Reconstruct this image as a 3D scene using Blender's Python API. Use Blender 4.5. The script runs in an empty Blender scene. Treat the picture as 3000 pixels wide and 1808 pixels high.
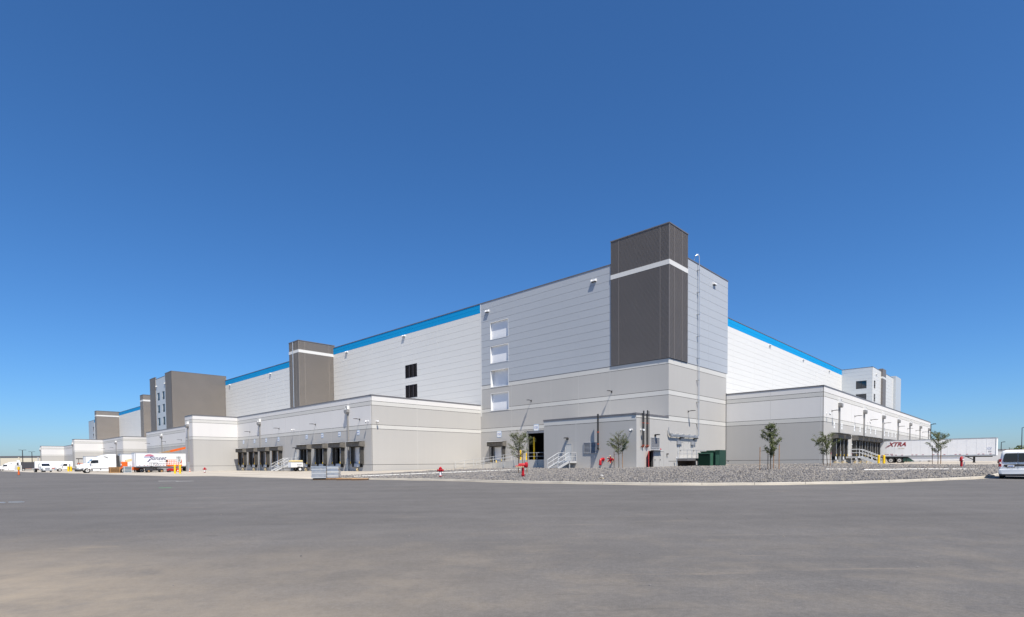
import bpy, math, random
import numpy as np
from mathutils import Vector, Matrix, Quaternion, geometry
random.seed(7); rng = np.random.default_rng(11)
scn = bpy.context.scene
col = scn.collection
R = math.radians

# ---------------------------------------------------------------- camera, sky, sun, exposure
PHI = R(46.39)                       # heading of the building's long right-hand side
C0 = Vector((20.128, 70.6, 0.0))     # warehouse corner
UV_V = Vector((math.cos(PHI), math.sin(PHI), 0)); UV_U = Vector((-math.sin(PHI), math.cos(PHI), 0))
cam_d = bpy.data.cameras.new('camera'); cam = bpy.data.objects.new('camera', cam_d); col.objects.link(cam)
cam_d.sensor_width = 36.0; cam_d.lens = 36.0 * 1607.5 / 3000.0
cam_d.shift_y = (1411.5 - 904.0) / 3000.0; cam_d.clip_start = 0.1; cam_d.clip_end = 12000
th, rho = R(1.958), R(-0.473)
fw = Vector((0, math.cos(th), -math.sin(th))); up0 = Vector((0, math.sin(th), math.cos(th))); rt0 = Vector((1, 0, 0))
rt = rt0 * math.cos(rho) + up0 * math.sin(rho); up = up0 * math.cos(rho) - rt0 * math.sin(rho)
cm = Matrix((rt, up, -fw)).transposed().to_4x4(); cm.translation = Vector((0, 0, 1.5)); cam.matrix_world = cm
scn.camera = cam

SUN = (-UV_U - 0.45 * UV_V + Vector((0, 0, 1.93))).normalized()
sun_el = math.asin(SUN.z); sun_az = math.atan2(SUN.x, SUN.y)
w = bpy.data.worlds.new('World'); scn.world = w; w.use_nodes = True
nt = w.node_tree; nt.nodes.clear()
sky = nt.nodes.new('ShaderNodeTexSky'); sky.sky_type = 'NISHITA'; sky.sun_disc = False
sky.sun_elevation = sun_el; sky.sun_rotation = sun_az
sky.altitude = 0; sky.air_density = 0.85; sky.dust_density = 0.6; sky.ozone_density = 10.0
bg = nt.nodes.new('ShaderNodeBackground'); bg.inputs['Strength'].default_value = 0.0765
wo = nt.nodes.new('ShaderNodeOutputWorld')
bw = nt.nodes.new('ShaderNodeRGBToBW'); sat = nt.nodes.new('ShaderNodeMix'); sat.data_type = 'RGBA'; sat.clamp_factor = False
sat.inputs['Factor'].default_value = 1.34          # the clear dry sky of the photograph: a little more saturated all over
nt.links.new(sky.outputs[0], bw.inputs[0]); nt.links.new(bw.outputs[0], sat.inputs['A']); nt.links.new(sky.outputs[0], sat.inputs['B'])
nt.links.new(sat.outputs['Result'], bg.inputs[0]); nt.links.new(bg.outputs[0], wo.inputs[0])
sd = bpy.data.lights.new('sun', 'SUN'); sd.energy = 4.45; sd.angle = R(0.53); sd.color = (1.0, 0.935, 0.83)
sun = bpy.data.objects.new('sun', sd); col.objects.link(sun)
sun.rotation_mode = 'QUATERNION'; sun.rotation_quaternion = SUN.to_track_quat('Z', 'Y'); sun.location = (0, -40, 80)
scn.view_settings.view_transform = 'Standard'; scn.view_settings.look = 'None'
scn.view_settings.gamma = 1.0; scn.view_settings.exposure = 0.72; scn.view_settings.use_curve_mapping = False

# ---------------------------------------------------------------- materials
MATS = {}
def lin(c):
    return tuple(((x / 255) / 12.92 if x <= 10 else ((x / 255 + 0.055) / 1.055) ** 2.4) for x in c)
def M(name, rgb, rough=0.65, metal=0.0, var=0.06, scale=0.6, bump=0.0, bscale=25.0, streak=0.0, spec=0.4):
    m = bpy.data.materials.new(name); m.use_nodes = True; t = m.node_tree; N = t.nodes; L = t.links
    b = N['Principled BSDF']; b.inputs['Roughness'].default_value = rough; b.inputs['Metallic'].default_value = metal
    b.inputs['Specular IOR Level'].default_value = spec
    geo = N.new('ShaderNodeNewGeometry')
    nz = N.new('ShaderNodeTexNoise'); nz.inputs['Scale'].default_value = scale; nz.inputs['Detail'].default_value = 5
    L.new(geo.outputs['Position'], nz.inputs['Vector'])
    mr = N.new('ShaderNodeMapRange'); mr.inputs[1].default_value = 0.25; mr.inputs[2].default_value = 0.75
    mr.inputs[3].default_value = 1 - var; mr.inputs[4].default_value = 1 + var
    L.new(nz.outputs[0], mr.inputs[0]); fac = mr.outputs[0]
    if streak:
        mp = N.new('ShaderNodeMapping'); mp.inputs['Scale'].default_value = (1.6, 1.6, 0.07)
        L.new(geo.outputs['Position'], mp.inputs['Vector'])
        n2 = N.new('ShaderNodeTexNoise'); n2.inputs['Scale'].default_value = 1.0; n2.inputs['Detail'].default_value = 6
        L.new(mp.outputs[0], n2.inputs['Vector'])
        m2 = N.new('ShaderNodeMapRange'); m2.inputs[1].default_value = 0.35; m2.inputs[2].default_value = 0.7
        m2.inputs[3].default_value = 1 + streak * 0.4; m2.inputs[4].default_value = 1 - streak
        L.new(n2.outputs[0], m2.inputs[0])
        mm = N.new('ShaderNodeMath'); mm.operation = 'MULTIPLY'; L.new(fac, mm.inputs[0]); L.new(m2.outputs[0], mm.inputs[1]); fac = mm.outputs[0]
    vm = N.new('ShaderNodeVectorMath'); vm.operation = 'SCALE'; vm.inputs[0].default_value = rgb
    L.new(fac, vm.inputs['Scale']); L.new(vm.outputs[0], b.inputs['Base Color'])
    if bump:
        nb = N.new('ShaderNodeTexNoise'); nb.inputs['Scale'].default_value = bscale; nb.inputs['Detail'].default_value = 4
        L.new(geo.outputs['Position'], nb.inputs['Vector'])
        bp = N.new('ShaderNodeBump'); bp.inputs['Strength'].default_value = bump; bp.inputs['Distance'].default_value = 0.02
        L.new(nb.outputs[0], bp.inputs['Height']); L.new(bp.outputs[0], b.inputs['Normal'])
    MATS[name] = m; return m
M('paint_white', (0.655, 0.64, 0.62), 0.75, var=0.012, scale=0.2, streak=0.012, bump=0.05)
M('paint_band', (0.56, 0.55, 0.52), 0.8, var=0.02, scale=0.3, streak=0.015, bump=0.05)
M('paint_gray', (0.435, 0.422, 0.40), 0.8, var=0.022, scale=0.16, streak=0.012, bump=0.06)
M('reveal', (0.07, 0.07, 0.07), 0.9)  # near-black stands in for the depth shadow in the panel grooves
M('sealant', (0.52, 0.51, 0.485), 0.8)
M('panel_gray', (0.41, 0.43, 0.455), 0.42, var=0.025, scale=0.12)
M('panel_white', (0.66, 0.65, 0.62), 0.45, var=0.02, scale=0.12)
M('panel_pale', (0.49, 0.52, 0.54), 0.45, var=0.02, scale=0.12)
M('panel_blue', (0.004, 0.27, 0.58), 0.6, var=0.02, scale=0.12, spec=0.15)
M('panel_gap', (0.20, 0.215, 0.24), 0.8)
M('panel_gap_white', (0.48, 0.49, 0.49), 0.8)
M('siding_dark', (0.165, 0.150, 0.142), 0.55, var=0.04, scale=0.3)
M('siding_brown', (0.225, 0.202, 0.18), 0.55, var=0.04, scale=0.3)
M('coping', (0.17, 0.165, 0.17), 0.5, 0.2)
M('galv', (0.52, 0.54, 0.56), 0.42, 0.75, var=0.12, scale=3)
M('galv_pale', (0.52, 0.53, 0.54), 0.5, 0.15, var=0.08, scale=3)
M('downspout_gray', (0.27, 0.265, 0.26), 0.55, 0.2)
M('white_metal', (0.78, 0.78, 0.77), 0.5)
M('black_rubber', (0.022, 0.022, 0.022), 0.75, var=0.2, scale=4)
M('black_fabric', (0.045, 0.043, 0.04), 0.8, var=0.3, scale=2.5, bump=0.3, bscale=6)
M('dusty_fabric', (0.135, 0.125, 0.112), 0.85, var=0.25, scale=2.5, bump=0.3, bscale=6)
M('bronze', (0.05, 0.047, 0.045), 0.45, 0.4)
M('yellow_paint', (0.80, 0.52, 0.01), 0.45, var=0.06, scale=3)
M('red_paint', (0.40, 0.010, 0.016), 0.35, var=0.12, scale=4)
M('red_door', (0.55, 0.05, 0.045), 0.5)
M('orange_paint', (0.72, 0.13, 0.015), 0.45, var=0.12, scale=3)
M('cream_paint', (0.70, 0.58, 0.30), 0.5)
M('green_box', (0.012, 0.050, 0.033), 0.4, var=0.1, scale=1.5)
M('green_pale', (0.045, 0.12, 0.08), 0.4, var=0.1, scale=1.5)
M('door_white', (0.74, 0.75, 0.77), 0.5, var=0.02)
M('door_gray', (0.50, 0.50, 0.48), 0.6, var=0.02)
M('louver_dark', (0.05, 0.045, 0.055), 0.5)
M('louver_mid', (0.33, 0.34, 0.36), 0.5, 0.2)
M('vehicle_white', (0.80, 0.80, 0.79), 0.22, var=0.015, scale=1, spec=0.5)
M('trailer_white', (0.78, 0.785, 0.79), 0.38, var=0.03, scale=1.2, streak=0.03)
M('trailer_rail', (0.45, 0.46, 0.47), 0.4, 0.6, var=0.08, scale=2)
M('chassis_dark', (0.045, 0.043, 0.042), 0.7, var=0.25, scale=3)
M('rim_pale', (0.62, 0.60, 0.56), 0.4, 0.3, var=0.08, scale=5)
M('skirt_green', (0.035, 0.085, 0.065), 0.5)
M('glass_dark', (0.012, 0.017, 0.026), 0.06, spec=0.8)
M('glass_blue', (0.10, 0.22, 0.28), 0.08, spec=0.8)
M('light_red', (0.38, 0.012, 0.02), 0.25)
M('text_maroon', (0.25, 0.012, 0.02), 0.5, var=0.0)
M('text_navy', (0.045, 0.04, 0.13), 0.5, var=0.0)
M('text_blue', (0.10, 0.16, 0.42), 0.5, var=0.0)
M('text_tan', (0.55, 0.45, 0.28), 0.5, var=0.0)
M('text_black', (0.015, 0.015, 0.015), 0.5, var=0.0)
M('text_pink', (0.62, 0.20, 0.27), 0.5, var=0.0)
M('text_lilac', (0.50, 0.53, 0.66), 0.5, var=0.0)
M('text_gray', (0.35, 0.35, 0.36), 0.5, var=0.0)
M('sign_white', (0.78, 0.78, 0.76), 0.45)
M('sign_blue', (0.30, 0.44, 0.62), 0.45)
M('wood_pale', (0.42, 0.24, 0.10), 0.8, var=0.25, scale=6, bump=0.2)
M('wood_stake', (0.33, 0.165, 0.06), 0.8, var=0.25, scale=6, bump=0.2)
M('wood_dark', (0.12, 0.075, 0.05), 0.85, var=0.25, scale=6)
M('bark', (0.10, 0.075, 0.055), 0.9, var=0.25, scale=12, bump=0.4)
M('concrete_plain', (0.40, 0.375, 0.335), 0.85, var=0.10, scale=0.7, bump=0.25, bscale=14, streak=0.06)
M('kerb_concrete', (0.46, 0.425, 0.365), 0.9, var=0.14, scale=0.8, bump=0.4, bscale=20)
M('pvc', (0.75, 0.74, 0.70), 0.5, var=0.1, scale=2)
M('pipe_rust', (0.30, 0.06, 0.03), 0.6)
M('far_cream', (0.62, 0.56, 0.44), 0.85, var=0.03, scale=0.1)
M('far_gray', (0.46, 0.45, 0.44), 0.85, var=0.05, scale=0.1)
M('far_dark', (0.06, 0.055, 0.05), 0.85)
M('far_red', (0.16, 0.07, 0.055), 0.85)
M('ramp_concrete', (0.55, 0.52, 0.465), 0.85, var=0.08, scale=0.7, bump=0.2, bscale=14, streak=0.06)
M('tarp_dark', (0.05, 0.05, 0.06), 0.7)

def leaf_material():
    m = bpy.data.materials.new('leaf'); m.use_nodes = True; t = m.node_tree; N = t.nodes; L = t.links
    b = N['Principled BSDF']; b.inputs['Roughness'].default_value = 0.55
    g = N.new('ShaderNodeNewGeometry'); cr = N.new('ShaderNodeValToRGB')
    e = cr.color_ramp.elements; e[0].color = (0.055, 0.080, 0.022, 1); e[1].color = (0.24, 0.25, 0.11, 1)
    x = e.new(0.6); x.color = (0.12, 0.145, 0.05, 1)
    L.new(g.outputs['Random Per Island'], cr.inputs[0]); L.new(cr.outputs[0], b.inputs['Base Color'])
    tr = N.new('ShaderNodeBsdfTranslucent'); L.new(cr.outputs[0], tr.inputs[0])
    mx = N.new('ShaderNodeMixShader'); mx.inputs[0].default_value = 0.25
    L.new(b.outputs[0], mx.inputs[1]); L.new(tr.outputs[0], mx.inputs[2]); L.new(mx.outputs[0], N['Material Output'].inputs[0])
    MATS['leaf'] = m
leaf_material()
def stone_material():
    m = bpy.data.materials.new('stone'); m.use_nodes = True; t = m.node_tree; N = t.nodes; L = t.links
    b = N['Principled BSDF']; b.inputs['Roughness'].default_value = 0.9
    g = N.new('ShaderNodeNewGeometry'); cr = N.new('ShaderNodeValToRGB')
    e = cr.color_ramp.elements; e[0].color = (0.075, 0.073, 0.077, 1); e[1].color = (0.27, 0.245, 0.215, 1)
    for p, c in ((0.3, (0.125, 0.122, 0.126, 1)), (0.55, (0.17, 0.163, 0.158, 1)), (0.8, (0.20, 0.18, 0.155, 1))):
        x = e.new(p); x.color = c
    L.new(g.outputs['Random Per Island'], cr.inputs[0])
    L.new(cr.outputs[0], b.inputs['Base Color']); MATS['stone'] = m
stone_material()
def ground_material(name, base, dust, dust_amt, fine=0.10, joint=0.0, marks=True):
    m = bpy.data.materials.new(name); m.use_nodes = True; t = m.node_tree; N = t.nodes; L = t.links
    b = N['Principled BSDF']; b.inputs['Roughness'].default_value = 0.88; b.inputs['Specular IOR Level'].default_value = 0.25
    g = N.new('ShaderNodeNewGeometry'); P = g.outputs['Position']
    def noise(sc, det=5, mapping=None, rough=0.55):
        n = N.new('ShaderNodeTexNoise'); n.inputs['Scale'].default_value = sc; n.inputs['Detail'].default_value = det; n.inputs['Roughness'].default_value = rough
        if mapping:
            mp = N.new('ShaderNodeMapping'); mp.inputs['Scale'].default_value = mapping[0]; mp.inputs['Rotation'].default_value = (0, 0, mapping[1])
            L.new(P, mp.inputs['Vector']); L.new(mp.outputs[0], n.inputs['Vector'])
        else: L.new(P, n.inputs['Vector'])
        return n.outputs[0]
    def rng_(s, a, b_, c, d):
        r = N.new('ShaderNodeMapRange'); r.inputs[1].default_value = a; r.inputs[2].default_value = b_; r.inputs[3].default_value = c; r.inputs[4].default_value = d
        L.new(s, r.inputs[0]); return r.outputs[0]
    def mul(a, b_):
        x = N.new('ShaderNodeMath'); x.operation = 'MULTIPLY'; L.new(a, x.inputs[0])
        if isinstance(b_, float): x.inputs[1].default_value = b_
        else: L.new(b_, x.inputs[1])
        return x.outputs[0]
    def add(a, b_):
        x = N.new('ShaderNodeMath'); x.operation = 'ADD'; L.new(a, x.inputs[0]); L.new(b_, x.inputs[1]); x.use_clamp = True
        return x.outputs[0]
    cur = None
    # tyre-polished lanes, broad blotches, fine aggregate
    v = mul(rng_(noise(0.11, 4), 0.3, 0.7, 0.87, 1.11), rng_(noise(1.1, 6), 0.3, 0.7, 0.93, 1.07))
    v = mul(v, rng_(noise(1.0, 5, ((0.035, 0.6, 1), 0.32)), 0.3, 0.7, 0.90, 1.09))
    v = mul(v, rng_(noise(55.0, 3), 0.25, 0.75, 1 - fine, 1 + fine))
    v = mul(v, rng_(noise(14.0, 4), 0.3, 0.7, 1 - fine * 0.5, 1 + fine * 0.5))
    vm = N.new('ShaderNodeVectorMath'); vm.operation = 'SCALE'; vm.inputs[0].default_value = base; L.new(v, vm.inputs['Scale']); cur = vm.outputs[0]
    def over(fac, colr):
        nonlocal cur
        mx = N.new('ShaderNodeMix'); mx.data_type = 'RGBA'; L.new(fac, mx.inputs['Factor']); L.new(cur, mx.inputs['A'])
        mx.inputs['B'].default_value = (*colr, 1); cur = mx.outputs['Result']
    if dust_amt:
        # windblown dust: a large drift plus thin scattered patches
        sx = N.new('ShaderNodeSeparateXYZ'); L.new(P, sx.inputs[0])
        wv = noise(0.35, 6, None, 0.6)
        def warp(s_, k):
            a_ = N.new('ShaderNodeMath'); a_.operation = 'MULTIPLY_ADD'; L.new(wv, a_.inputs[0]); a_.inputs[1].default_value = k; L.new(s_, a_.inputs[2]); return a_.outputs[0]
        def smooth(s_, a, b_, c, d):
            r = N.new('ShaderNodeMapRange'); r.interpolation_type = 'SMOOTHERSTEP'; r.inputs[1].default_value = a; r.inputs[2].default_value = b_; r.inputs[3].default_value = c; r.inputs[4].default_value = d
            L.new(s_, r.inputs[0]); return r.outputs[0]
        dx = smooth(warp(sx.outputs['X'], 7.0), -5.0, 7.5, 1.0, 0.0); dy = smooth(warp(sx.outputs['Y'], 9.0), 6.5, 18.5, 1.0, 0.0)
        big = mul(mul(dx, dy), rng_(noise(0.7, 9, None, 0.66), 0.30, 0.62, 0.15, 1.0))
        dy2 = smooth(warp(sx.outputs['Y'], 9.0), 8.0, 22.0, 0.24, 0.0)
        big = add(big, mul(dy2, rng_(noise(0.8, 9, None, 0.68), 0.46, 0.68, 0.0, 0.85)))
        thin = rng_(noise(0.9, 9, ((0.35, 1.0, 1), 0.2), 0.7), 0.58, 0.74, 0.0, 0.34)
        thin = mul(thin, rng_(noise(0.09, 2), 0.42, 0.6, 0.0, 1.0))
        scuff = mul(rng_(noise(1.0, 8, ((0.16, 2.6, 1), -0.25), 0.7), 0.60, 0.72, 0.0, 0.5), rng_(noise(0.12, 2), 0.42, 0.58, 0.0, 1.0))
        f = add(add(mul(big, 1.0 * dust_amt), thin), scuff)
        over(f, dust)
        dk = mul(rng_(noise(1.0, 7, ((0.25, 1.7, 1), 0.5), 0.7), 0.63, 0.74, 0.0, 0.65), rng_(noise(0.14, 2), 0.42, 0.6, 0.0, 1.0))
        over(dk, tuple(c * 0.45 for c in base))
        # short dark tar and rubber marks, pale scrapes
        mk = mul(rng_(noise(1.0, 3, ((0.9, 5.5, 1), 0.12), 0.5), 0.70, 0.74, 0.0, 0.75), rng_(noise(0.22, 2), 0.5, 0.6, 0.0, 1.0)); over(mk, tuple(c * 0.35 for c in base))
        sc_ = mul(rng_(noise(1.0, 3, ((1.2, 9.0, 1), -0.5), 0.5), 0.71, 0.75, 0.0, 0.7), rng_(noise(0.25, 2), 0.5, 0.6, 0.0, 1.0)); over(sc_, tuple(c * 1.9 for c in base))
    L.new(cur, b.inputs['Base Color'])
    nb = N.new('ShaderNodeTexNoise'); nb.inputs['Scale'].default_value = 70; nb.inputs['Detail'].default_value = 3; L.new(P, nb.inputs['Vector'])
    bp = N.new('ShaderNodeBump'); bp.inputs['Strength'].default_value = 0.35; bp.inputs['Distance'].default_value = 0.01
    L.new(nb.outputs[0], bp.inputs['Height']); L.new(bp.outputs[0], b.inputs['Normal'])
    MATS[name] = m
ground_material('asphalt', (0.108, 0.103, 0.100), (0.30, 0.25, 0.185), 0.95, fine=0.22)
ground_material('apron_concrete', (0.37, 0.335, 0.285), (0.42, 0.36, 0.27), 0.0, fine=0.05)
ground_material('gravel_soil', (0.085, 0.08, 0.078), (0.3, 0.26, 0.2), 0.0, fine=0.35)
ground_material('dust_gutter', (0.33, 0.30, 0.25), (0.42, 0.36, 0.27), 0.0, fine=0.08)

# ---------------------------------------------------------------- mesh builder
class MB:
    def __init__(s): s.v = []; s.f = []
    def add(s, vs, fs):
        o = len(s.v); s.v += [tuple(p) for p in vs]; s.f += [tuple(i + o for i in f) for f in fs]; return s
    def box(s, x0, x1, y0, y1, z0, z1):
        if x0 > x1: x0, x1 = x1, x0
        if y0 > y1: y0, y1 = y1, y0
        return s.add([(x0, y0, z0), (x1, y0, z0), (x1, y1, z0), (x0, y1, z0), (x0, y0, z1), (x1, y0, z1), (x1, y1, z1), (x0, y1, z1)],
                     [(3, 2, 1, 0), (4, 5, 6, 7), (0, 1, 5, 4), (1, 2, 6, 5), (2, 3, 7, 6), (3, 0, 4, 7)])
    def bar(s, p, q, w, h=None):
        p = Vector(p); q = Vector(q); d = (q - p).normalized(); h = h or w
        a = Vector((0, 0, 1)) if abs(d.z) < 0.95 else Vector((1, 0, 0))
        x = d.cross(a).normalized() * w / 2; y = x.cross(d).normalized() * h / 2
        return s.add([p - x - y, p + x - y, p + x + y, p - x + y, q - x - y, q + x - y, q + x + y, q - x + y],
                     [(3, 2, 1, 0), (4, 5, 6, 7), (0, 1, 5, 4), (1, 2, 6, 5), (2, 3, 7, 6), (3, 0, 4, 7)])
    def cyl(s, p, q, r0, r1=None, n=10, caps=True):
        r1 = r0 if r1 is None else r1; p = Vector(p); q = Vector(q); d = (q - p).normalized()
        a = Vector((0, 0, 1)) if abs(d.z) < 0.9 else Vector((1, 0, 0)); x = d.cross(a).normalized(); y = d.cross(x)
        vs = []
        for c, r in ((p, r0), (q, r1)):
            for i in range(n):
                t = 2 * math.pi * i / n; vs.append(c + x * math.cos(t) * r + y * math.sin(t) * r)
        fs = [(i, (i + 1) % n, n + (i + 1) % n, n + i) for i in range(n)]
        if caps: fs += [tuple(range(n - 1, -1, -1)), tuple(range(n, 2 * n))]
        return s.add(vs, fs)
    def tube(s, pts, r, n=8):
        pts = [Vector(p) for p in pts]; rings = []
        for i, p in enumerate(pts):
            d = (pts[min(i + 1, len(pts) - 1)] - pts[max(i - 1, 0)]).normalized()
            a = Vector((0, 0, 1)) if abs(d.z) < 0.9 else Vector((0.6, 0.8, 0)); x = d.cross(a).normalized(); y = d.cross(x)
            rr = r[i] if isinstance(r, (list, tuple)) else r
            rings.append([p + x * math.cos(2 * math.pi * k / n) * rr + y * math.sin(2 * math.pi * k / n) * rr for k in range(n)])
        vs = [q for g in rings for q in g]; fs = []
        for i in range(len(pts) - 1):
            for k in range(n): fs.append((i * n + k, i * n + (k + 1) % n, (i + 1) * n + (k + 1) % n, (i + 1) * n + k))
        fs += [tuple(range(n - 1, -1, -1)), tuple(range((len(pts) - 1) * n, len(pts) * n))]
        return s.add(vs, fs)
    def lathe(s, prof, n=16, o=(0, 0, 0), axis='z', caps=True):
        vs = []; o = Vector(o)
        for (r, h) in prof:
            for i in range(n):
                t = 2 * math.pi * i / n; a, b = r * math.cos(t), r * math.sin(t)
                vs.append(o + (Vector((a, b, h)) if axis == 'z' else Vector((a, h, b)) if axis == 'y' else Vector((h, a, b))))
        m = len(prof); fs = [(j * n + i, j * n + (i + 1) % n, (j + 1) * n + (i + 1) % n, (j + 1) * n + i) for j in range(m - 1) for i in range(n)]
        if caps: fs += [tuple(range(n - 1, -1, -1)), tuple(range((m - 1) * n, m * n))]
        return s.add(vs, fs)
    def prism(s, poly, axis, a0, a1):
        """poly: 2-D outline, extruded along axis from a0 to a1 (x: (y,z) outline, y: (x,z), z: (x,y))."""
        n = len(poly)
        def pt(p, a): return (a, p[0], p[1]) if axis == 'x' else (p[0], a, p[1]) if axis == 'y' else (p[0], p[1], a)
        vs = [pt(p, a0) for p in poly] + [pt(p, a1) for p in poly]
        fs = [tuple(range(n - 1, -1, -1)), tuple(range(n, 2 * n))] + [(i, (i + 1) % n, n + (i + 1) % n, n + i) for i in range(n)]
        return s.add(vs, fs)
    def loft(s, secs, closed=True):
        n = len(secs[0]); vs = [p for g in secs for p in g]; fs = []
        for i in range(len(secs) - 1):
            for k in range(n): fs.append((i * n + k, i * n + (k + 1) % n, (i + 1) * n + (k + 1) % n, (i + 1) * n + k))
        if closed: fs += [tuple(range(n - 1, -1, -1)), tuple(range((len(secs) - 1) * n, len(secs) * n))]
        return s.add(vs, fs)
    def mesh(s, name, mat, smooth=False):
        me = bpy.data.meshes.new(name); me.from_pydata([tuple(v) for v in s.v], [], s.f)
        me.materials.append(MATS[mat])
        me.validate(); me.update()
        import bmesh
        bm = bmesh.new(); bm.from_mesh(me); bmesh.ops.recalc_face_normals(bm, faces=bm.faces); bm.to_mesh(me); bm.free()
        if smooth:
            me.polygons.foreach_set('use_smooth', [True] * len(me.polygons))
            try: me.set_sharp_from_angle(angle=R(38))
            except Exception: pass
        return me
    def build(s, name, mat, parent=None, loc=None, rz=0.0, smooth=False, bevel=0.0):
        return obj(name, s.mesh(name, mat, smooth), parent, loc, rz, bevel)
def obj(name, me, parent=None, loc=None, rz=0.0, bevel=0.0):
    o = bpy.data.objects.new(name, me); col.objects.link(o); o.parent = parent
    if loc is not None: o.location = loc
    o.rotation_euler = (0, 0, rz)
    if bevel:
        b = o.modifiers.new('bevel', 'BEVEL'); b.width = bevel; b.segments = 2; b.limit_method = 'ANGLE'
    return o
def tag(o, label=None, cat=None, group=None, kind=None):
    if label: o['label'] = label
    if cat: o['category'] = cat
    if group: o['group'] = group
    if kind: o['kind'] = kind
    return o
def thing(name, label, cat, loc=(0, 0, 0), rz=0.0, group=None):
    o = bpy.data.objects.new(name, None); col.objects.link(o); o.empty_display_size = 0.3
    o.location = loc; o.rotation_euler = (0, 0, rz); return tag(o, label, cat, group)
def copy_tree(o, parent=None):
    c = o.copy(); col.objects.link(c); c.parent = parent
    for ch in list(o.children): copy_tree(ch, c)
    return c
def rrect(hw, z0, z1, r, n=4, y0=0.0):
    """rounded rectangle in y,z as a list of (y,z)"""
    out = []
    for cx, cz, a in ((hw - r, z1 - r, 0), (-hw + r, z1 - r, 90), (-hw + r, z0 + r, 180), (hw - r, z0 + r, 270)):
        for i in range(n + 1):
            t = R(a + 90 * i / n); out.append((y0 + cx + r * math.cos(t), cz + r * math.sin(t)))
    return out
def text_mesh(s, size, mat, shear=0.0, bold=0.0, ax='CENTER', ext=0.004):
    cu = bpy.data.curves.new('lettering', 'FONT'); cu.body = s; cu.size = size; cu.shear = shear; cu.offset = bold; cu.extrude = ext
    cu.align_x = ax; cu.align_y = 'CENTER'; cu.resolution_u = 3
    o = bpy.data.objects.new('lettering', cu); col.objects.link(o); bpy.context.view_layer.update()
    me = bpy.data.meshes.new_from_object(o.evaluated_get(bpy.context.evaluated_depsgraph_get()))
    bpy.data.objects.remove(o); me.materials.clear(); me.materials.append(MATS[mat]); return me
def put_text(s, size, mat, parent, loc, normal, shear=0.0, bold=0.0, name='lettering', ax='CENTER', upv=(0, 0, 1)):
    """text lying on a vertical surface whose outward normal is given in the parent's axes"""
    me = text_mesh(s, size, mat, shear, bold, ax)
    n = Vector(normal).normalized(); u_ = Vector(upv); x = u_.cross(n).normalized(); y = n.cross(x)
    o = bpy.data.objects.new(name, me); col.objects.link(o); o.parent = parent
    m = Matrix((x, y, n)).transposed().to_4x4(); m.translation = Vector(loc); o.matrix_local = m
    return o

def print_line(parent, c, normal, L, h, n, mat, slant=0.0):
    """a line of print too small to read in the photograph: a row of letter-sized strokes"""
    n_ = Vector(normal); x = Vector((0, 0, 1)).cross(n_); c = Vector(c); r_ = random.Random(int(L * 100 + n)); m = MB(); w_ = L / n
    for k in range(n):
        if n > 6 and r_.random() < .14: continue
        a = -L / 2 + k * w_; b = a + w_ * r_.uniform(.55, .8); lo, hi = -h / 2, h / 2 * r_.choice((1, 1, .7))
        m.add([c + x * a + Vector((0, 0, lo)), c + x * b + Vector((0, 0, lo)), c + x * (b + slant * h) + Vector((0, 0, hi)), c + x * (a + slant * h) + Vector((0, 0, hi))], [(0, 1, 2, 3)])
    return m.build('lettering', mat, parent)
# ---------------------------------------------------------------- the lie of the land
def Bw(u, v, z=0.0): return C0 + UV_U * u + UV_V * v + Vector((0, 0, z))
CP = [(-34.1, -65, -.05), (0, 0, .75), (0, -7.9, .74), (14.2, -7.9, .68), (35.1, -3, .62), (35.1, -21.5, .46), (60, -21.5, .42), (86, -21.5, .37), (86, -30, .31),
      (120, -24, .25), (157, -24, .15), (219, -25, 0), (314, -30, -.15), (-13.3, 18, .95), (-13.3, 60, .93), (-13.3, 122, .95), (-26, 40, .87), (-31, 53, .85),
      (9.7, -40.6, .2), (-8.6, -38.2, .18), (-21, -35.2, .18), (-28.7, -25.1, .19), (-32, -15.5, .22), (-32.3, 5, .40), (-32.3, 24, .62), (-34, -40, .10),
      (41, -45.5, .2), (24, -41, .2), (65, -38, .2), (92, -36, .15), (102, -44, .1), (111, -38, .12), (103, -54, 0), (181, -43, -.1), (284, -45, -.2),
      (20, -62, .05), (60, -75, 0), (-60, -100, -.1), (-60, -60, 0), (-60, 0, .32), (-60, 60, .75), (-45, 125, .95), (-20, 260, 1.05), (-200, 0, .6), (-120, 200, 1.0),
      (420, -40, -.3), (120, -220, -.15), (-16.7, -12.5, .62), (-24, 8, .70), (2, -25, .42), (-10, -25, .40), (400, -300, -.3), (-300, -300, 0), (500, 400, 0), (-400, 600, 1.05)]
cpx = np.array([(Bw(u, v).x, Bw(u, v).y) for u, v, z in CP]); cpz = np.array([z for *_, z in CP])
_n = len(CP); _A = np.zeros((_n + 1, _n + 1)); _A[:_n, :_n] = -np.linalg.norm(cpx[:, None] - cpx[None], axis=2); _A[:_n, _n] = 1; _A[_n, :_n] = 1
_w = np.linalg.solve(_A, np.append(cpz, 0))
def HZ(xy):
    xy = np.atleast_2d(np.asarray(xy, float)); d = np.linalg.norm(xy[:, None] - cpx[None], axis=2)
    return np.clip(-d @ _w[:_n] + _w[_n], -0.45, 1.1)
def hz(u, v): p = Bw(u, v); return float(HZ([(p.x, p.y)])[0])

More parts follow.
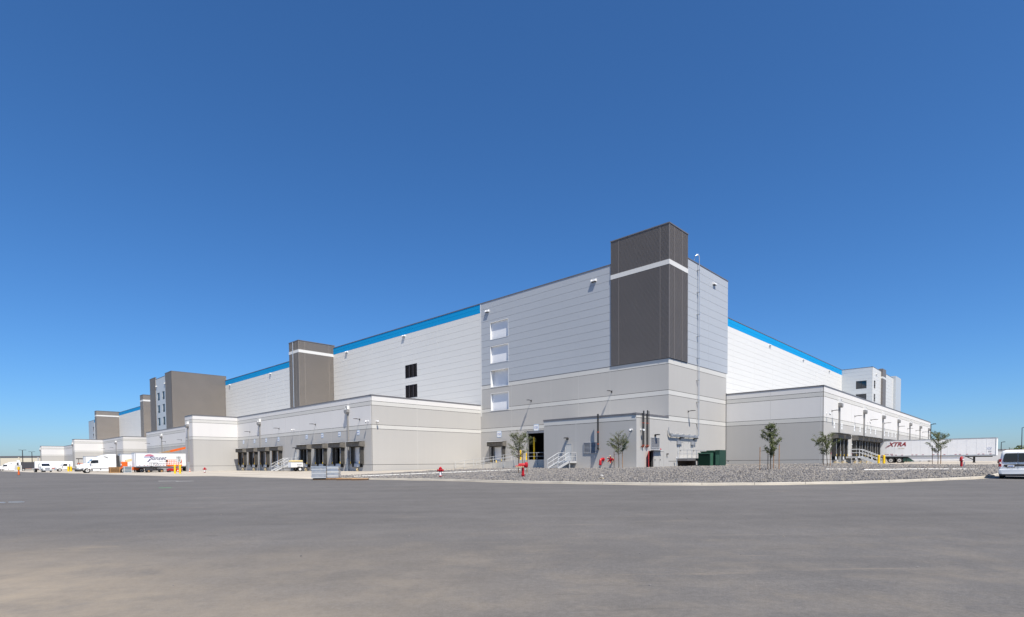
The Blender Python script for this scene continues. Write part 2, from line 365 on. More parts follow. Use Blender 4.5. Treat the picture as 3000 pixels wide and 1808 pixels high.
def sheet(name, poly_uv, step, dz, mat, thick=0.0, extra=None, world=False):
    """a ground sheet over a (u,v) polygon that follows the land"""
    pw = [Vector((p[0], p[1])) if world else Bw(*p).to_2d() for p in poly_uv]
    pts = []; n = len(pw)
    for i in range(n):
        a, b = pw[i], pw[(i + 1) % n]; k = max(1, int((b - a).length / step))
        pts += [a.lerp(b, j / k) for j in range(k)]
    nb = len(pts); edges = [(i, (i + 1) % nb) for i in range(nb)]
    xs = [p.x for p in pts]; ys = [p.y for p in pts]
    poly = np.array([(p.x, p.y) for p in pts])
    gx, gy = np.meshgrid(np.arange(min(xs) + step / 2, max(xs), step), np.arange(min(ys) + step / 2, max(ys), step))
    q = np.column_stack([gx.ravel(), gy.ravel()]); q = q[inside(q, poly)]
    if len(q):
        dm = np.min(np.linalg.norm(q[:, None] - poly[None], axis=2), axis=1); q = q[dm > step * 0.4]
    allp = pts + [Vector(p) for p in q]
    vo, eo, fo, *_ = geometry.delaunay_2d_cdt(allp, edges, [], 1, 1e-4)
    z = HZ([(p.x, p.y) for p in vo]) + dz
    if extra is not None: z = z + extra(np.array([(p.x, p.y) for p in vo]))
    m = MB(); m.v = [(p.x, p.y, zz) for p, zz in zip(vo, z)]; m.f = [tuple(f) for f in fo]
    if thick:
        o = len(m.v); m.v += [(x, y, zz - thick) for x, y, zz in m.v[:o]]
        m.f += [(i, (i + 1) % nb, o + (i + 1) % nb, o + i) for i in range(nb)]
    ob = m.build(name, mat); 
    for p in ob.data.polygons: p.use_smooth = True
    return ob
def inside(q, poly):
    x, y = q[:, 0], q[:, 1]; r = np.zeros(len(q), bool); j = len(poly) - 1
    for i in range(len(poly)):
        xi, yi, xj, yj = *poly[i], *poly[j]
        c = ((yi > y) != (yj > y)) & (x < (xj - xi) * (y - yi) / (yj - yi + 1e-12) + xi); r ^= c; j = i
    return r
# ---------------------------------------------------------------- ground, aprons, kerb, gravel
def axis_list(lo, hi, step, far):
    a = list(np.arange(lo, hi + 0.1, step)); g = step; x = hi; b = []
    while x < far: g *= 1.5; x += g; b.append(x)
    g = step; x = lo; c = []
    while x > -far: g *= 1.5; x -= g; c.append(x)
    return c[::-1] + a + b
ax_, ay_ = axis_list(-120, 90, 3.0, 6000), axis_list(-6, 150, 3.0, 6000)
gx, gy = np.meshgrid(ax_, ay_); P2 = np.column_stack([gx.ravel(), gy.ravel()]); zz = HZ(P2)
nx, ny = len(ax_), len(ay_); m = MB(); m.v = [(x, y, z) for (x, y), z in zip(P2, zz)]
m.f = [(j * nx + i, j * nx + i + 1, (j + 1) * nx + i + 1, (j + 1) * nx + i) for j in range(ny - 1) for i in range(nx - 1)]
g_ = m.build('asphalt', 'asphalt'); tag(g_, kind='structure'); g_.data.polygons.foreach_set('use_smooth', [True] * len(g_.data.polygons))

KERB = [(15.4, -38.0), (14.4, -39.8), (12.4, -40.75), (9.7, -40.5), (3.7, -39.3), (-1.6, -38.6), (-8.6, -38.25), (-14, -37.7), (-18.2, -36.85), (-21.4, -35.2), (-24.2, -32.85),
        (-26.7, -29.4), (-28.7, -25.1), (-30.5, -20.5), (-31.6, -16.6), (-32.1, -12.5), (-32.2, -4), (-32.2, 8), (-32.2, 22.4)]
def catmull(pts, step=0.5):
    pts = [Vector(p) for p in pts]; out = []
    for i in range(len(pts) - 1):
        p0, p1, p2, p3 = pts[max(i - 1, 0)], pts[i], pts[i + 1], pts[min(i + 2, len(pts) - 1)]
        n = max(2, int((p2 - p1).length / step))
        for k in range(n):
            t = k / n; out.append(0.5 * ((2 * p1) + (p2 - p0) * t + (2 * p0 - 5 * p1 + 4 * p2 - p3) * t * t + (3 * p1 - p0 - 3 * p2 + p3) * t ** 3))
    return out + [pts[-1]]
KC = catmull(KERB, 0.4); KW = [Bw(p.x, p.y).to_2d() for p in KC]
kerb = bpy.data.objects.new('kerb', None); col.objects.link(kerb); tag(kerb, kind='structure')
def kerb_section(i, w):
    a, b = KW[max(i - 1, 0)], KW[min(i + 1, len(KW) - 1)]; d = (b - a).normalized(); n = Vector((-d.y, d.x))
    return KW[i], n
seg = 7
for s0 in range(0, len(KW) - 1, seg):
    idx = list(range(s0, min(s0 + seg, len(KW) - 1) + 1)); secs = []
    for k in idx:
        p, n = kerb_section(k, .15)
        if k == idx[0]: p = p.lerp(KW[k + 1], 0.03)
        if k == idx[-1] and k > 0: p = p.lerp(KW[k - 1], 0.03)
        zb = float(HZ([p])[0]); h = 0.135 + 0.004 * math.sin(k)
        secs.append([(p.x, p.y, zb - 0.15), (p.x + n.x * .015, p.y + n.y * .015, zb + h - .02), (p.x + n.x * .035, p.y + n.y * .035, zb + h), (p.x + n.x * .16, p.y + n.y * .16, zb + h), (p.x + n.x * .17, p.y + n.y * .17, zb - 0.15)])
    MB().loft(secs).build('kerb_stone', 'kerb_concrete', kerb)
gut = MB(); vs = []; fs = []
for k in range(len(KW)):
    p, n = kerb_section(k, 0)
    for o_ in (0.02, -0.42 - 0.12 * math.sin(k * 0.7) - 0.1 * math.sin(k * 0.23)):
        q = p + n * o_; vs.append((q.x, q.y, float(HZ([q])[0]) + 0.006 + (0.006 if o_ > 0 else 0)))
gut.add(vs, [(2 * k, 2 * k + 1, 2 * k + 3, 2 * k + 2) for k in range(len(KW) - 1)]); tag(gut.build('gutter', 'dust_gutter'), kind='structure')

kerb_in = [p + kerb_section(i, 0)[1] * 0.12 for i, p in enumerate(KW)]
uv2 = lambda L_: [Bw(*p).to_2d() for p in L_]
GR_POLY = kerb_in + uv2([(-32.0, 22.6), (-13.4, 22.6), (-13.35, 18.1), (-0.05, 18.1), (-0.05, -9.15), (14.5, -9.15), (14.5, -6.4), (25, -6.4), (24.6, -12), (24, -18.3), (20, -27), (16.6, -35)])
kw_np = np.array([(p.x, p.y) for p in KW])
def gravel_rise(q):
    d = np.min(np.linalg.norm(q[:, None] - kw_np[None], axis=2), axis=1)
    t5 = Bw(-24.1, 33.0); z = 0.035 + 0.09 * np.exp(-d / 7.0)
    return z
gb = sheet('gravel_bed', [(p.x, p.y) for p in GR_POLY], 2.0, 0.0, 'gravel_soil', extra=gravel_rise, world=True); tag(gb, kind='structure')
# crushed rock: tens of thousands of small faceted stones
gp = np.array([(p.x, p.y) for p in GR_POLY]); lo, hi = gp.min(0), gp.max(0)
q = rng.uniform(lo, hi, (330000, 2)); q = q[inside(q, gp)]
dist = np.hypot(q[:, 0], q[:, 1]); keep = rng.uniform(size=len(q)) < np.clip((46 / dist) ** 1.6, 0.15, 1.0); q = q[keep][:62000]; dist = np.hypot(q[:, 0], q[:, 1])
zq = HZ(q) + gravel_rise(q); n = len(q)
oct_ = np.array([(1, 0, 0), (-1, 0, 0), (0, 1, 0), (0, -1, 0), (0, 0, 1), (0, 0, -1.0)])
sz = rng.uniform(0.045, 0.115, n) * np.clip(dist / 46, 0.85, 1.6)
V = oct_[None] * (sz[:, None, None] * rng.uniform(0.55, 1.0, (n, 6, 1)))
th_ = rng.uniform(0, 6.283, n); tl = rng.uniform(-0.7, 0.7, n)
c, s = np.cos(tl), np.sin(tl); y, z = V[..., 1] * c[:, None] - V[..., 2] * s[:, None], V[..., 1] * s[:, None] + V[..., 2] * c[:, None]
c, s = np.cos(th_), np.sin(th_); x2 = V[..., 0] * c[:, None] - y * s[:, None]; y2 = V[..., 0] * s[:, None] + y * c[:, None]
V = np.stack([x2 + q[:, 0:1], y2 + q[:, 1:2], z * 0.8 + (zq + sz * 0.22)[:, None]], axis=2)
tri = np.array([(0, 2, 4), (2, 1, 4), (1, 3, 4), (3, 0, 4), (2, 0, 5), (1, 2, 5), (3, 1, 5), (0, 3, 5)])
F = (tri[None] + (np.arange(n) * 6)[:, None, None]).reshape(-1, 3)
me = bpy.data.meshes.new('gravel'); me.vertices.add(n * 6); me.vertices.foreach_set('co', V.reshape(-1)); me.loops.add(len(F) * 3); me.polygons.add(len(F))
me.loops.foreach_set('vertex_index', F.reshape(-1)); me.polygons.foreach_set('loop_start', np.arange(len(F)) * 3); me.polygons.foreach_set('loop_total', np.full(len(F), 3))
me.materials.append(MATS['stone']); me.update(); me.validate()
tag(obj('gravel', me), 'grey crushed rock covering the planting island', 'gravel', kind='stuff')

AP1 = [(14.3, -39.9), (12.3, -41.25), (24, -41.6), (37, -42.0), (42, -45.4), (110, -45.2), (200, -46), (335, -47), (335, -21.2), (34.9, -21.2), (34.9, 0.2), (14.0, 0.2), (14.5, -6.4), (25, -6.4), (24.6, -12), (24, -18.3), (20, -27), (16.6, -35), (15.4, -38)]
tag(sheet('concrete_apron', AP1, 4.0, 0.035, 'apron_concrete', thick=0.05), kind='structure')
AP2 = [(-13.0, 22.6), (-32.4, 22.6), (-62, 24), (-62, 128), (-13.0, 128)]
tag(sheet('concrete_apron', AP2, 5.0, 0.035, 'apron_concrete', thick=0.05), kind='structure')
# bare concrete strip at the foot of the annex
tag(sheet('foundation_strip', [(-0.6, -9.15), (14.45, -9.15), (14.45, -7.6), (-0.6, -7.6)], 2.0, 0.07, 'apron_concrete', thick=0.15), kind='structure')

# ---------------------------------------------------------------- the warehouse
WH = thing('warehouse', 'huge white and grey panel-clad warehouse with blue roof stripe and dark towers', 'warehouse', C0, PHI)
class Face:
    """a vertical face of the warehouse in its own axes (x = v, y = u): kind L faces -v, kind R faces -u"""
    def __init__(s, kind, pos): s.k, s.p = kind, pos
    def box(s, m, a0, a1, d0, d1, z0, z1):
        return m.box(s.p - d1, s.p - d0, a0, a1, z0, z1) if s.k == 'L' else m.box(a0, a1, s.p - d1, s.p - d0, z0, z1)
    def pt(s, a, d, z): return (s.p - d, a, z) if s.k == 'L' else (a, s.p - d, z)
    def world(s, a, d, z): v, u, z = s.pt(a, d, z); return Bw(u, v, z)
    def rz(s): return math.pi if s.k == 'L' else -math.pi / 2      # turns local +x outwards, in warehouse axes
def rects(a0, a1, z0, z1, holes):
    A = sorted({a0, a1, *[min(max(x, a0), a1) for h in holes for x in h[:2]]}); Z = sorted({z0, z1, *[min(max(x, z0), z1) for h in holes for x in h[2:]]})
    out = []
    for i in range(len(A) - 1):
        for j in range(len(Z) - 1):
            ca, cz = (A[i] + A[i + 1]) / 2, (Z[j] + Z[j + 1]) / 2
            if A[i + 1] - A[i] > 1e-4 and Z[j + 1] - Z[j] > 1e-4 and not any(h[0] < ca < h[1] and h[2] < cz < h[3] for h in holes): out.append((A[i], A[i + 1], Z[j], Z[j + 1]))
    return out
def core(F, a0, a1, z0, z1, mat='reveal', holes=(), name='wall'):
    m = MB()
    for r in rects(a0, a1, z0, z1, holes): F.box(m, r[0], r[1], -0.3, 0, r[2], r[3])
    return m.build(name, mat, WH)
def tiltup(F, a0, a1, joints, bands, holes=(), top=None, zb=-0.6, cop=0.17, cop_ext=(0, 0)):
    c_ = core(F, a0 + .08, a1 - .08, zb, bands[-1][1] - .01, holes=holes)
    ed = [a0] + sorted(joints) + [a1]
    for i in range(len(ed) - 1):
        for k, (z0, z1, mat) in enumerate(bands):
            g0 = 0.028 if k else 0; gl = 0.018 if i else 0.0; gr = 0.018 if i < len(ed) - 2 else 0.0
            m = MB()
            for r in rects(ed[i] + gl, ed[i + 1] - gr, z0 + g0, z1 - (0.028 if k < len(bands) - 1 else 0), holes): F.box(m, r[0], r[1], 0.0, 0.06, r[2], r[3])
            if m.f: m.build('concrete_panel', mat, c_)
    for j in joints:
        m = MB()
        for r in rects(j - 0.02, j + 0.02, bands[0][0], bands[-1][1], holes): F.box(m, r[0], r[1], 0.0, 0.064, r[2], r[3])
        if m.f: m.build('sealant_strip', 'sealant', c_)
    if cop:
        m = MB(); F.box(m, a0 - cop_ext[0], a1 + cop_ext[1], -0.38, 0.10, bands[-1][1], bands[-1][1] + cop); m.build('coping', 'coping', c_)
    return c_
G, B_, W_ = 'paint_gray', 'paint_band', 'paint_white'
FLb, FRb = Face('L', 0.0), Face('R', 0.0)
base_b = [(-0.5, 1.56, G), (1.56, 6.76, G), (6.76, 7.39, B_), (7.39, 10.08, G), (10.08, 10.71, B_), (10.71, 14.04, G), (14.04, 14.69, B_)]
WINS = [(28.3, 32.5, 22.2, 25.05, 0.24), (28.3, 32.5, 18.25, 21.05, 0.24), (28.3, 32.5, 14.25, 17.05, 0.62), (28.3, 32.5, 10.33, 13.2, 0.26)]
door151 = (20.7, 24.4, 1.82, 6.55); door152 = (29.7, 31.9, 1.82, 4.15)
tiltup(FLb, 0.0, 35.1, [8.8, 14.2, 19.4, 27.7], base_b, holes=[door151, door152, (28.3, 32.5, 10.33, 13.2), (28.3, 32.5, 14.25, 14.75), (14.2, 20.9, -1, 1.0)], cop=0)
m = MB(); FLb.box(m, 0.2, 28.2, -0.3, 0.07, 14.69, 14.75); FLb.box(m, 32.6, 35.1, -0.3, 0.07, 14.69, 14.75); m.build('coping', 'coping', WH)
RD = [(-5.0, -3.55, 0.7, 2.84), (-3.45, -1.2, 0.7, 2.8)]
tiltup(FRb, -0.06, 18.0, [8.0], base_b, cop=0)
m = MB(); FRb.box(m, 0.0, 18.0, -0.3, 0.07, 14.69, 14.75); m.build('coping', 'coping', WH)
# annex: low block in front of the base
va = -7.86; FLa = Face('L', va); FRa = Face('R', 0.0)
annex_b = [(-0.5, 6.45, G), (6.45, 7.08, B_)]
tiltup(FLa, 0.0, 14.2, [8.8], annex_b, cop=0.22, cop_ext=(0.1, 0.1))
annex_r = [(-0.5, 6.76, G), (6.76, 7.10, B_)]
tiltup(FRa, va - 0.06, -0.07, [], annex_r, holes=[(-5.0, -3.9, 0, 2.84)], cop=0.22, cop_ext=(0.1, 0.0))
m = MB(); m.box(va + 0.3, 0.0, 0.3, 14.2, 6.9, 7.0); m.box(va + 0.3, 0.0, 13.9, 14.26, -0.5, 7.08); m.build('annex_roof', 'paint_gray', WH)

# upper walls of insulated metal panels, row by row
def panel_wall(F, a0, a1, z0, z1, joints, mats, holes=(), pitch=1.067, single=True, zfirst=None, corewall=True):
    gray = mats(z0 + 1) == 'panel_gray'
    c_ = core(F, a0, a1, z0, z1, 'panel_gap' if gray else 'panel_gap_white', holes=holes)
    ed = [a0] + sorted(joints) + [a1]; zs = [z1]; z = z1 - pitch
    if mats(z1 - .1) == 'panel_blue': zs += [z1 - .76, 27.1]; z = 27.1 - pitch
    while z > z0 + 0.3: zs.append(z); z -= pitch
    zs.append(z0); zs = zs[::-1]; cache = {}
    for j in range(len(zs) - 1):
        g_ = 0.014 if gray else 0.012; za, zb = zs[j] + g_, zs[j + 1] - g_
        mat = mats((za + zb) / 2)
        for i in range(len(ed) - 1):
            rr = rects(ed[i] + 0.03, ed[i + 1] - 0.03, za, zb, holes)
            if not rr: continue
            mb = MB()
            if single:
                for r in rr: mb = MB(); F.box(mb, r[0], r[1], 0.0, 0.07, r[2], r[3]); mb.build('metal_panel', mat, c_)
                continue
            for r in rr: F.box(mb, r[0], r[1], 0.0, 0.07, r[2], r[3])
            if not single: cache.setdefault(mat, MB()).add(mb.v, mb.f)
    for mt, mb in cache.items(): tag(mb.build('metal_panel', mt, c_), kind='stuff')
    for j in joints:
        mb = MB()
        zt_ = 27.1 if mats(z1 - .1) == 'panel_blue' else z1
        for r in rects(j - 0.06, j + 0.06, z0, zt_, holes): F.box(mb, r[0], r[1], 0.0, 0.078, r[2], r[3])
        if mb.f: mb.build('joint_trim', mats(z0 + 1), c_)
        if zt_ < z1: mb = MB(); F.box(mb, j - .06, j + .06, 0, .078, zt_, z1); mb.build('joint_trim', 'panel_blue', c_)
    return c_
ZR = 28.62
wh = [w_[:4] for w_ in WINS]
cgl = panel_wall(FLb, 8.6, 34.75, 14.76, ZR, [14.1, 25.0], lambda z: 'panel_gray', holes=wh)
cgr = panel_wall(FRb, 5.0, 18.45, 14.76, ZR, [8.4, 11.7], lambda z: 'panel_gray')
bl = lambda z: 'panel_blue' if z > 27.1 else 'panel_white'
LVR = [(52.95, 56.7, 18.45, 21.0), (52.95, 56.7, 14.5, 17.02)]
cwl = panel_wall(FLb, 34.85, 85.1, 9.5, ZR, [46.6, 57.6, 68.5, 79.4], bl, holes=LVR, zfirst=0.53 + 1.067 * 0.5)
m = MB(); FLb.box(m, 34.72, 34.88, 0.0, 0.09, 9.5, ZR); m.build('joint_trim', 'panel_white', WH)
panel_wall(FLb, 89.9, 154.4, 9.5, ZR, [101, 112, 123, 134, 145], bl, single=False, zfirst=1.06)
panel_wall(FLb, 178.5, 217.6, 9.5, ZR, [190, 203], bl, single=False, zfirst=1.06)
panel_wall(FLb, 222.6, 302.7, 9.5, ZR, [236, 249, 262, 276, 289], bl, single=False, zfirst=1.06)
panel_wall(FLb, 307.5, 366.0, 9.5, ZR, [325, 345], bl, single=False, zfirst=1.06)
panel_wall(FLb, 366.0, 382.5, 9.5, ZR, [], lambda z: 'panel_gray', single=False, zfirst=1.06, holes=[(366.8, 370.2, 22.0, 24.8), (366.8, 370.2, 17.9, 20.7)])
FRw = Face('R', 8.5)
panel_wall(FRw, 18.4, 124.2, 9.5, ZR, [31, 42, 53, 64, 75, 86, 97, 108, 119], bl, single=False, zfirst=1.06)
m = MB()
FLb.box(m, 8.6, 85.1, -0.3, 0.12, ZR, ZR + 0.12)
for a, b in ((89.9, 154.4), (178.5, 217.6), (222.6, 302.7), (307.5, 382.6)): FLb.box(m, a, b, -0.3, 0.12, ZR, ZR + 0.12)
FRb.box(m, 5.0, 18.5, -0.3, 0.12, ZR, ZR + 0.12); FRw.box(m, 18.6, 124.1, -0.3, 0.12, ZR, ZR + 0.12); m.build('coping', 'coping', WH)
m = MB(); m.box(18.15, 18.45, 0.35, 8.6, 0, ZR); m.box(18.3, 170, 388, 388.4, -0.5, ZR); m.box(170, 170.4, 0.8, 388, -0.5, ZR); m.box(0.3, 170, 382.2, 382.5, -0.5, ZR); m.build('wall', 'panel_white', WH)
m = MB(); m.box(0.3, 18.2, 0.3, 8.5, 28.1, 28.3); m.box(0.35, 170, 8.8, 382.2, 28.2, 28.4); m.build('roof', 'panel_white', WH)
# far block on the long right side
FLk, FRk = Face('L', 124.2), Face('R', 0.6)
kw_ = [(2.03, 4.72, 22.55, 24.88), (2.03, 4.72, 18.6, 21.0)]
panel_wall(FLk, 0.66, 8.5, 9.5, ZR, [], lambda z: 'panel_pale', holes=kw_, single=False, zfirst=1.06)
kr = [(126.0, 128.3, 22.6, 24.95), (126.0, 128.3, 18.7, 21.0)]
panel_wall(FRk, 124.2, 166.0, 9.5, ZR, [132.5], lambda z: 'panel_white', holes=kr, single=False, zfirst=1.06)
for (a0, a1, z0, z1) in kw_:
    m = MB(); FLk.box(m, a0, a1, -0.2, -0.12, z0, z1); wn = m.build('window', 'glass_dark', WH)
    m = MB(); FLk.box(m, a0, a1, -0.12, 0.02, z0, z0 + 0.08); FLk.box(m, a0, a1, -0.12, 0.02, z1 - 0.08, z1); FLk.box(m, a0, a0 + .08, -0.12, 0.02, z0, z1); FLk.box(m, a1 - .08, a1, -0.12, 0.02, z0, z1); FLk.box(m, (a0 + a1) / 2 - .03, (a0 + a1) / 2 + .03, -0.12, 0, z0, z1); m.build('frame', 'bronze', wn)
for (a0, a1, z0, z1) in kr:
    m = MB(); FRk.box(m, a0, a1, -0.2, -0.12, z0, z1); wn = m.build('window', 'glass_dark', WH)
    m = MB(); FRk.box(m, (a0 + a1) / 2 - .05, (a0 + a1) / 2 + .05, -0.12, 0.03, z0, z1); FRk.box(m, a0, a1, -0.12, 0.03, (z0 + z1) / 2 - .04, (z0 + z1) / 2 + .04); m.build('frame', 'bronze', wn)
m = MB(); FLk.box(m, 0.5, 8.5, -0.3, 0.1, ZR, ZR + 0.12); FRk.box(m, 124.1, 136.0, -0.3, 0.1, ZR, ZR + 0.12); FRk.box(m, 141.2, 156, -0.3, 0.1, ZR, ZR + 0.12); m.build('coping', 'coping', WH)
m = MB(); FRk.box(m, 136.1, 141, -0.6, 0.55, 9.5, 26.5); FRk.box(m, 136.1, 141, -0.6, 0.55, 27.1, 29.5); m.build('fin', 'siding_dark', WH)
m = MB(); FRk.box(m, 136.1, 141, -0.6, 0.56, 26.5, 27.1); m.build('white_band', 'panel_white', WH)
m = MB(); FRk.box(m, 156.2, 166.1, -0.6, 0.75, 9.5, 29.4); m.build('fin', 'panel_pale', WH)
m = MB(); m.box(124.4, 166, 0.9, 8.6, 28.3, 28.4); m.box(165.7, 166, 0.9, 8.6, 5, ZR); m.build('roof', 'panel_white', WH)

# dark ribbed towers
def ribbed(F, a0, a1, z0, z1, mat, parent, pitch=0.15, depth=0.05, base=0.02):
    prof = []; z = z0
    while z < z1 - 1e-3:
        zt = min(z + pitch, z1); h = zt - z; prof += [(z, base), (z + h * .30, base), (z + h * .42, base + depth), (z + h * .88, base + depth)]; z = zt
    prof.append((z1, base)); m = MB(); vs = []
    for (z, d) in prof: vs += [F.pt(a0, d, z), F.pt(a1, d, z)]
    m.add(vs, [(2 * i, 2 * i + 1, 2 * i + 3, 2 * i + 2) for i in range(len(prof) - 1)]); return m.build('ribbed_siding', mat, parent)
def tower(u0, u1, v0, v1, z0, zt, band=None, mat='siding_dark', trims_l=(), trims_r=(), pitch=0.15):
    """v0 (near) < v1; visible faces: L at v0 and R at u0"""
    m = MB(); m.box(v0 + 0.02, v1, u0 + 0.02, u1, z0, zt); t = m.build('tower', mat, WH)
    FL, FR = Face('L', v0 + 0.0), Face('R', u0 + 0.0)
    parts = [(z0, zt)] if not band else [(z0, band[0]), (band[1], zt)]
    for a, b in parts:
        ribbed(FL, u0 - 0.04, u1, a, b, mat, t, pitch); ribbed(FR, v0 - 0.04, v1, a, b, mat, t, pitch)
    if band:
        m = MB(); m.box(v0 - 0.09, v1, u0 - 0.09, u1 + 0.03, band[0], band[1]); m.build('white_band', 'panel_white', t)
    m = MB(); m.box(v0 - 0.12, v1 + 0.05, u0 - 0.12, u1 + 0.06, zt, zt + 0.13); m.build('coping', 'coping', t)
    for a in trims_l:
        m = MB()
        for p, q_ in parts: FL.box(m, a - 0.05, a + 0.05, 0, 0.085, p, q_)
        m.build('joint_trim', mat, t)
    for a in trims_r:
        m = MB()
        for p, q_ in parts: FR.box(m, a - 0.05, a + 0.05, 0, 0.085, p, q_)
        m.build('joint_trim', mat, t)
    m = MB(); m.box(v0 - 0.08, v0 + 0.02, u0 - 0.08, u0 + 0.02, z0, (band[0] if band else zt))
    if band: m.box(v0 - 0.08, v0 + 0.02, u0 - 0.08, u0 + 0.02, band[1], zt)
    m.build('corner_trim', mat, t)
    return t
tower(-0.12, 8.55, -0.12, 5.0, 14.76, 31.65, (26.55, 27.15), trims_l=(7.3, 1.1), trims_r=(1.2, 3.35))
t1 = tower(85.15, 89.9, -8.38, 0.3, 8.0, 29.2, (26.6, 27.24), 'siding_brown', trims_l=(86.4, 88.8), trims_r=(-7.0, -1.2))
m = MB(); m.cyl((-8.55, 87.7, 9), (-8.55, 87.7, 29.1), 0.11, n=8); m.build('downspout', 'galv', t1)
# tower with stair windows
zt2 = 29.95
m = MB(); m.box(-14.9, 0.3, 154.5, 178.5, 8, 29.3); t2 = m.build('tower', 'siding_brown', WH)
F2L, F2R = Face('L', -15.2), Face('R', 154.5)
ribbed(F2R, -15.24, 0, 8, zt2, 'siding_brown', t2, 0.3, 0.07); ribbed(F2L, 154.46, 161.0, 8, zt2, 'siding_brown', t2, 0.3, 0.07); ribbed(F2L, 172.4, 178.5, 8, 30.0, 'siding_brown', t2, 0.3, 0.07)
m = MB(); m.box(-15.19, -14.85, 154.51, 161.0, 8, zt2); m.box(-15.19, -14.85, 172.4, 178.5, 8, 30.0); m.box(-14.9, 0.3, 154.52, 155, 8, zt2); m.build('wall', 'siding_brown', t2)
w2 = [(168.2, 171.0, 22.4, 24.85), (162.85, 165.4, 22.35, 24.85), (168.2, 171.0, 18.4, 20.9), (162.85, 165.4, 18.4, 20.9), (168.2, 171.0, 14.4, 16.9), (162.85, 165.4, 14.4, 16.9)]
F2w = Face('L', -14.95)
m = MB()
for r in rects(161.0, 172.4, 8, 29.35, w2): F2w.box(m, r[0], r[1], -0.1, 0.1, r[2], r[3])
m.build('wall', 'panel_pale', t2)
for (a0, a1, z0, z1) in w2:
    m = MB(); F2w.box(m, a0, a1, -0.08, -0.02, z0, z1); wn = m.build('window', 'glass_dark', t2)
    m = MB(); F2w.box(m, (a0 + a1) / 2 - .05, (a0 + a1) / 2 + .05, -0.02, 0.05, z0, z1); F2w.box(m, a0, a1, -0.02, 0.05, z0 + .55, z0 + .65); F2w.box(m, a0, a1, -0.02, 0.06, z1 - .1, z1); F2w.box(m, a0, a1, -0.02, 0.06, z0, z0 + .1); m.build('window_frame', 'bronze', t2)
m = MB(); F2L.box(m, 154.4, 161.05, -0.4, 0.12, zt2, zt2 + .15); F2L.box(m, 172.35, 178.6, -0.4, 0.12, 30.0, 30.15); F2w.box(m, 161, 172.4, -0.2, 0.12, 29.35, 29.5); F2R.box(m, -15.3, 0.2, -0.4, 0.12, zt2, zt2 + .15); m.build('coping', 'coping', t2)
t3 = tower(217.8, 222.5, -8.4, 0.3, 8.0, 29.25, (26.75, 27.4), 'siding_brown', trims_l=(220,), pitch=0.3)
t4 = tower(302.9, 307.4, -9.2, 0.3, 8.0, 29.0, (26.4, 27.05), 'siding_brown', pitch=0.35)
for z0 in (22.0, 17.9):
    m = MB(); FLb.box(m, 366.8, 370.2, -0.5, -0.4, z0, z0 + 2.8); m.build('infill_panel', 'door_white', WH)

# recessed white openings beside the blue stripe
for (a0, a1, z0, z1, dp) in WINS:
    m = MB(); FLb.box(m, a0 - .02, a1 + .02, -dp - .06, -dp, z0 - .02, z1 + .02); op = m.build('infill_panel', 'door_white', WH)
    m = MB(); FLb.box(m, a0, a0 + .04, -dp, 0.085, z0, z1); FLb.box(m, a1 - .04, a1, -dp, 0.085, z0, z1); FLb.box(m, a0 - .04, a1 + .04, -dp, 0.10, z0 - .06, z0); FLb.box(m, a0, a1, -dp, 0.085, z1 - .04, z1); m.build('frame', 'white_metal', op)
# dark louvres high on the white wall
for (a0, a1, z0, z1) in LVR:
    m = MB(); FLb.box(m, a0, a1, -0.25, -0.15, z0, z1); lv = m.build('louver', 'louver_dark', WH)
    m = MB(); w3 = (a1 - a0) / 3
    for i in range(4): FLb.box(m, a0 + i * w3 - .05, a0 + i * w3 + .05, -0.15, 0.09, z0, z1)
    FLb.box(m, a0, a1, -0.15, 0.09, z0, z0 + .07); FLb.box(m, a0, a1, -0.15, 0.09, z1 - .07, z1); m.build('frame', 'louver_dark', lv)
    n_ = 12; sl = MB()
    for k in range(n_):
        zc = z0 + (k + 0.5) * (z1 - z0) / n_; p, q_ = FLb.pt(a0 + .05, -0.12, zc + .07), FLb.pt(a1 - .05, 0.05, zc - .05)
        sl.add([FLb.pt(a0 + .05, -.12, zc + .07), FLb.pt(a1 - .05, -.12, zc + .07), FLb.pt(a1 - .05, .05, zc - .05), FLb.pt(a0 + .05, .05, zc - .05)], [(0, 1, 2, 3)])
    sl.build('slat', 'bronze', lv)

# dock blocks
def dock_bands(o): return [(-0.6, 1.42 + o, G), (1.42 + o, 6.61 + o, G), (6.61 + o, 7.22 + o, B_), (7.22 + o, 10.0 + o, W_), (10.0 + o, 10.6 + o, B_), (10.6 + o, 11.35 + o, W_)]
def dock_bands_gray(o): b = dock_bands(o); b[3] = (7.22 + o, 10.0 + o, G); return b
FD1L, FD1R = Face('L', -21.5), Face('R', 35.1)
D1 = [38.85, 44.35, 49.85, 55.3, 66.35, 71.8, 77.3, 82.85]
HD1 = [(c - 1.15, c + 1.15, 1.62, 4.05) for c in D1]
tiltup(FD1L, 35.16, 85.85, [46.8, 52.3, 57.8, 63.2, 68.7, 74.1, 79.5], dock_bands(0), holes=HD1, cop_ext=(0.1, 0))
tiltup(FD1R, -21.5, -0.06, [-13.5], dock_bands_gray(0), cop_ext=(0.1, 0))
m = MB(); m.box(-21.3, 0, 35.3, 86, 11.0, 11.15); m.build('dock_roof', 'paint_gray', WH)
m = MB(); m.box(-21.2, 0.1, 35.3, 120, 1.3, 1.60); m.build('dock_floor', 'concrete_plain', WH)
def bump(u0, u1, z=0.0):
    a, b = Face('R', u0), Face('L', -29.9)
    tiltup(a, -29.9, -21.56, [], dock_bands(z), cop_ext=(0.1, 0)); tiltup(b, u0 + .06, u1, [], dock_bands(z), cop_ext=(0.1, 0))
    m = MB(); m.box(-29.7, -21, u0 + .3, u1, 10.9, 11.1); m.box(-29.8, -21, u1 - .3, u1, -0.5, 11.2); m.build('dock_roof', 'paint_gray', WH)
bump(85.9, 90.5); bump(219.0, 223.4); bump(309.2, 313.8)
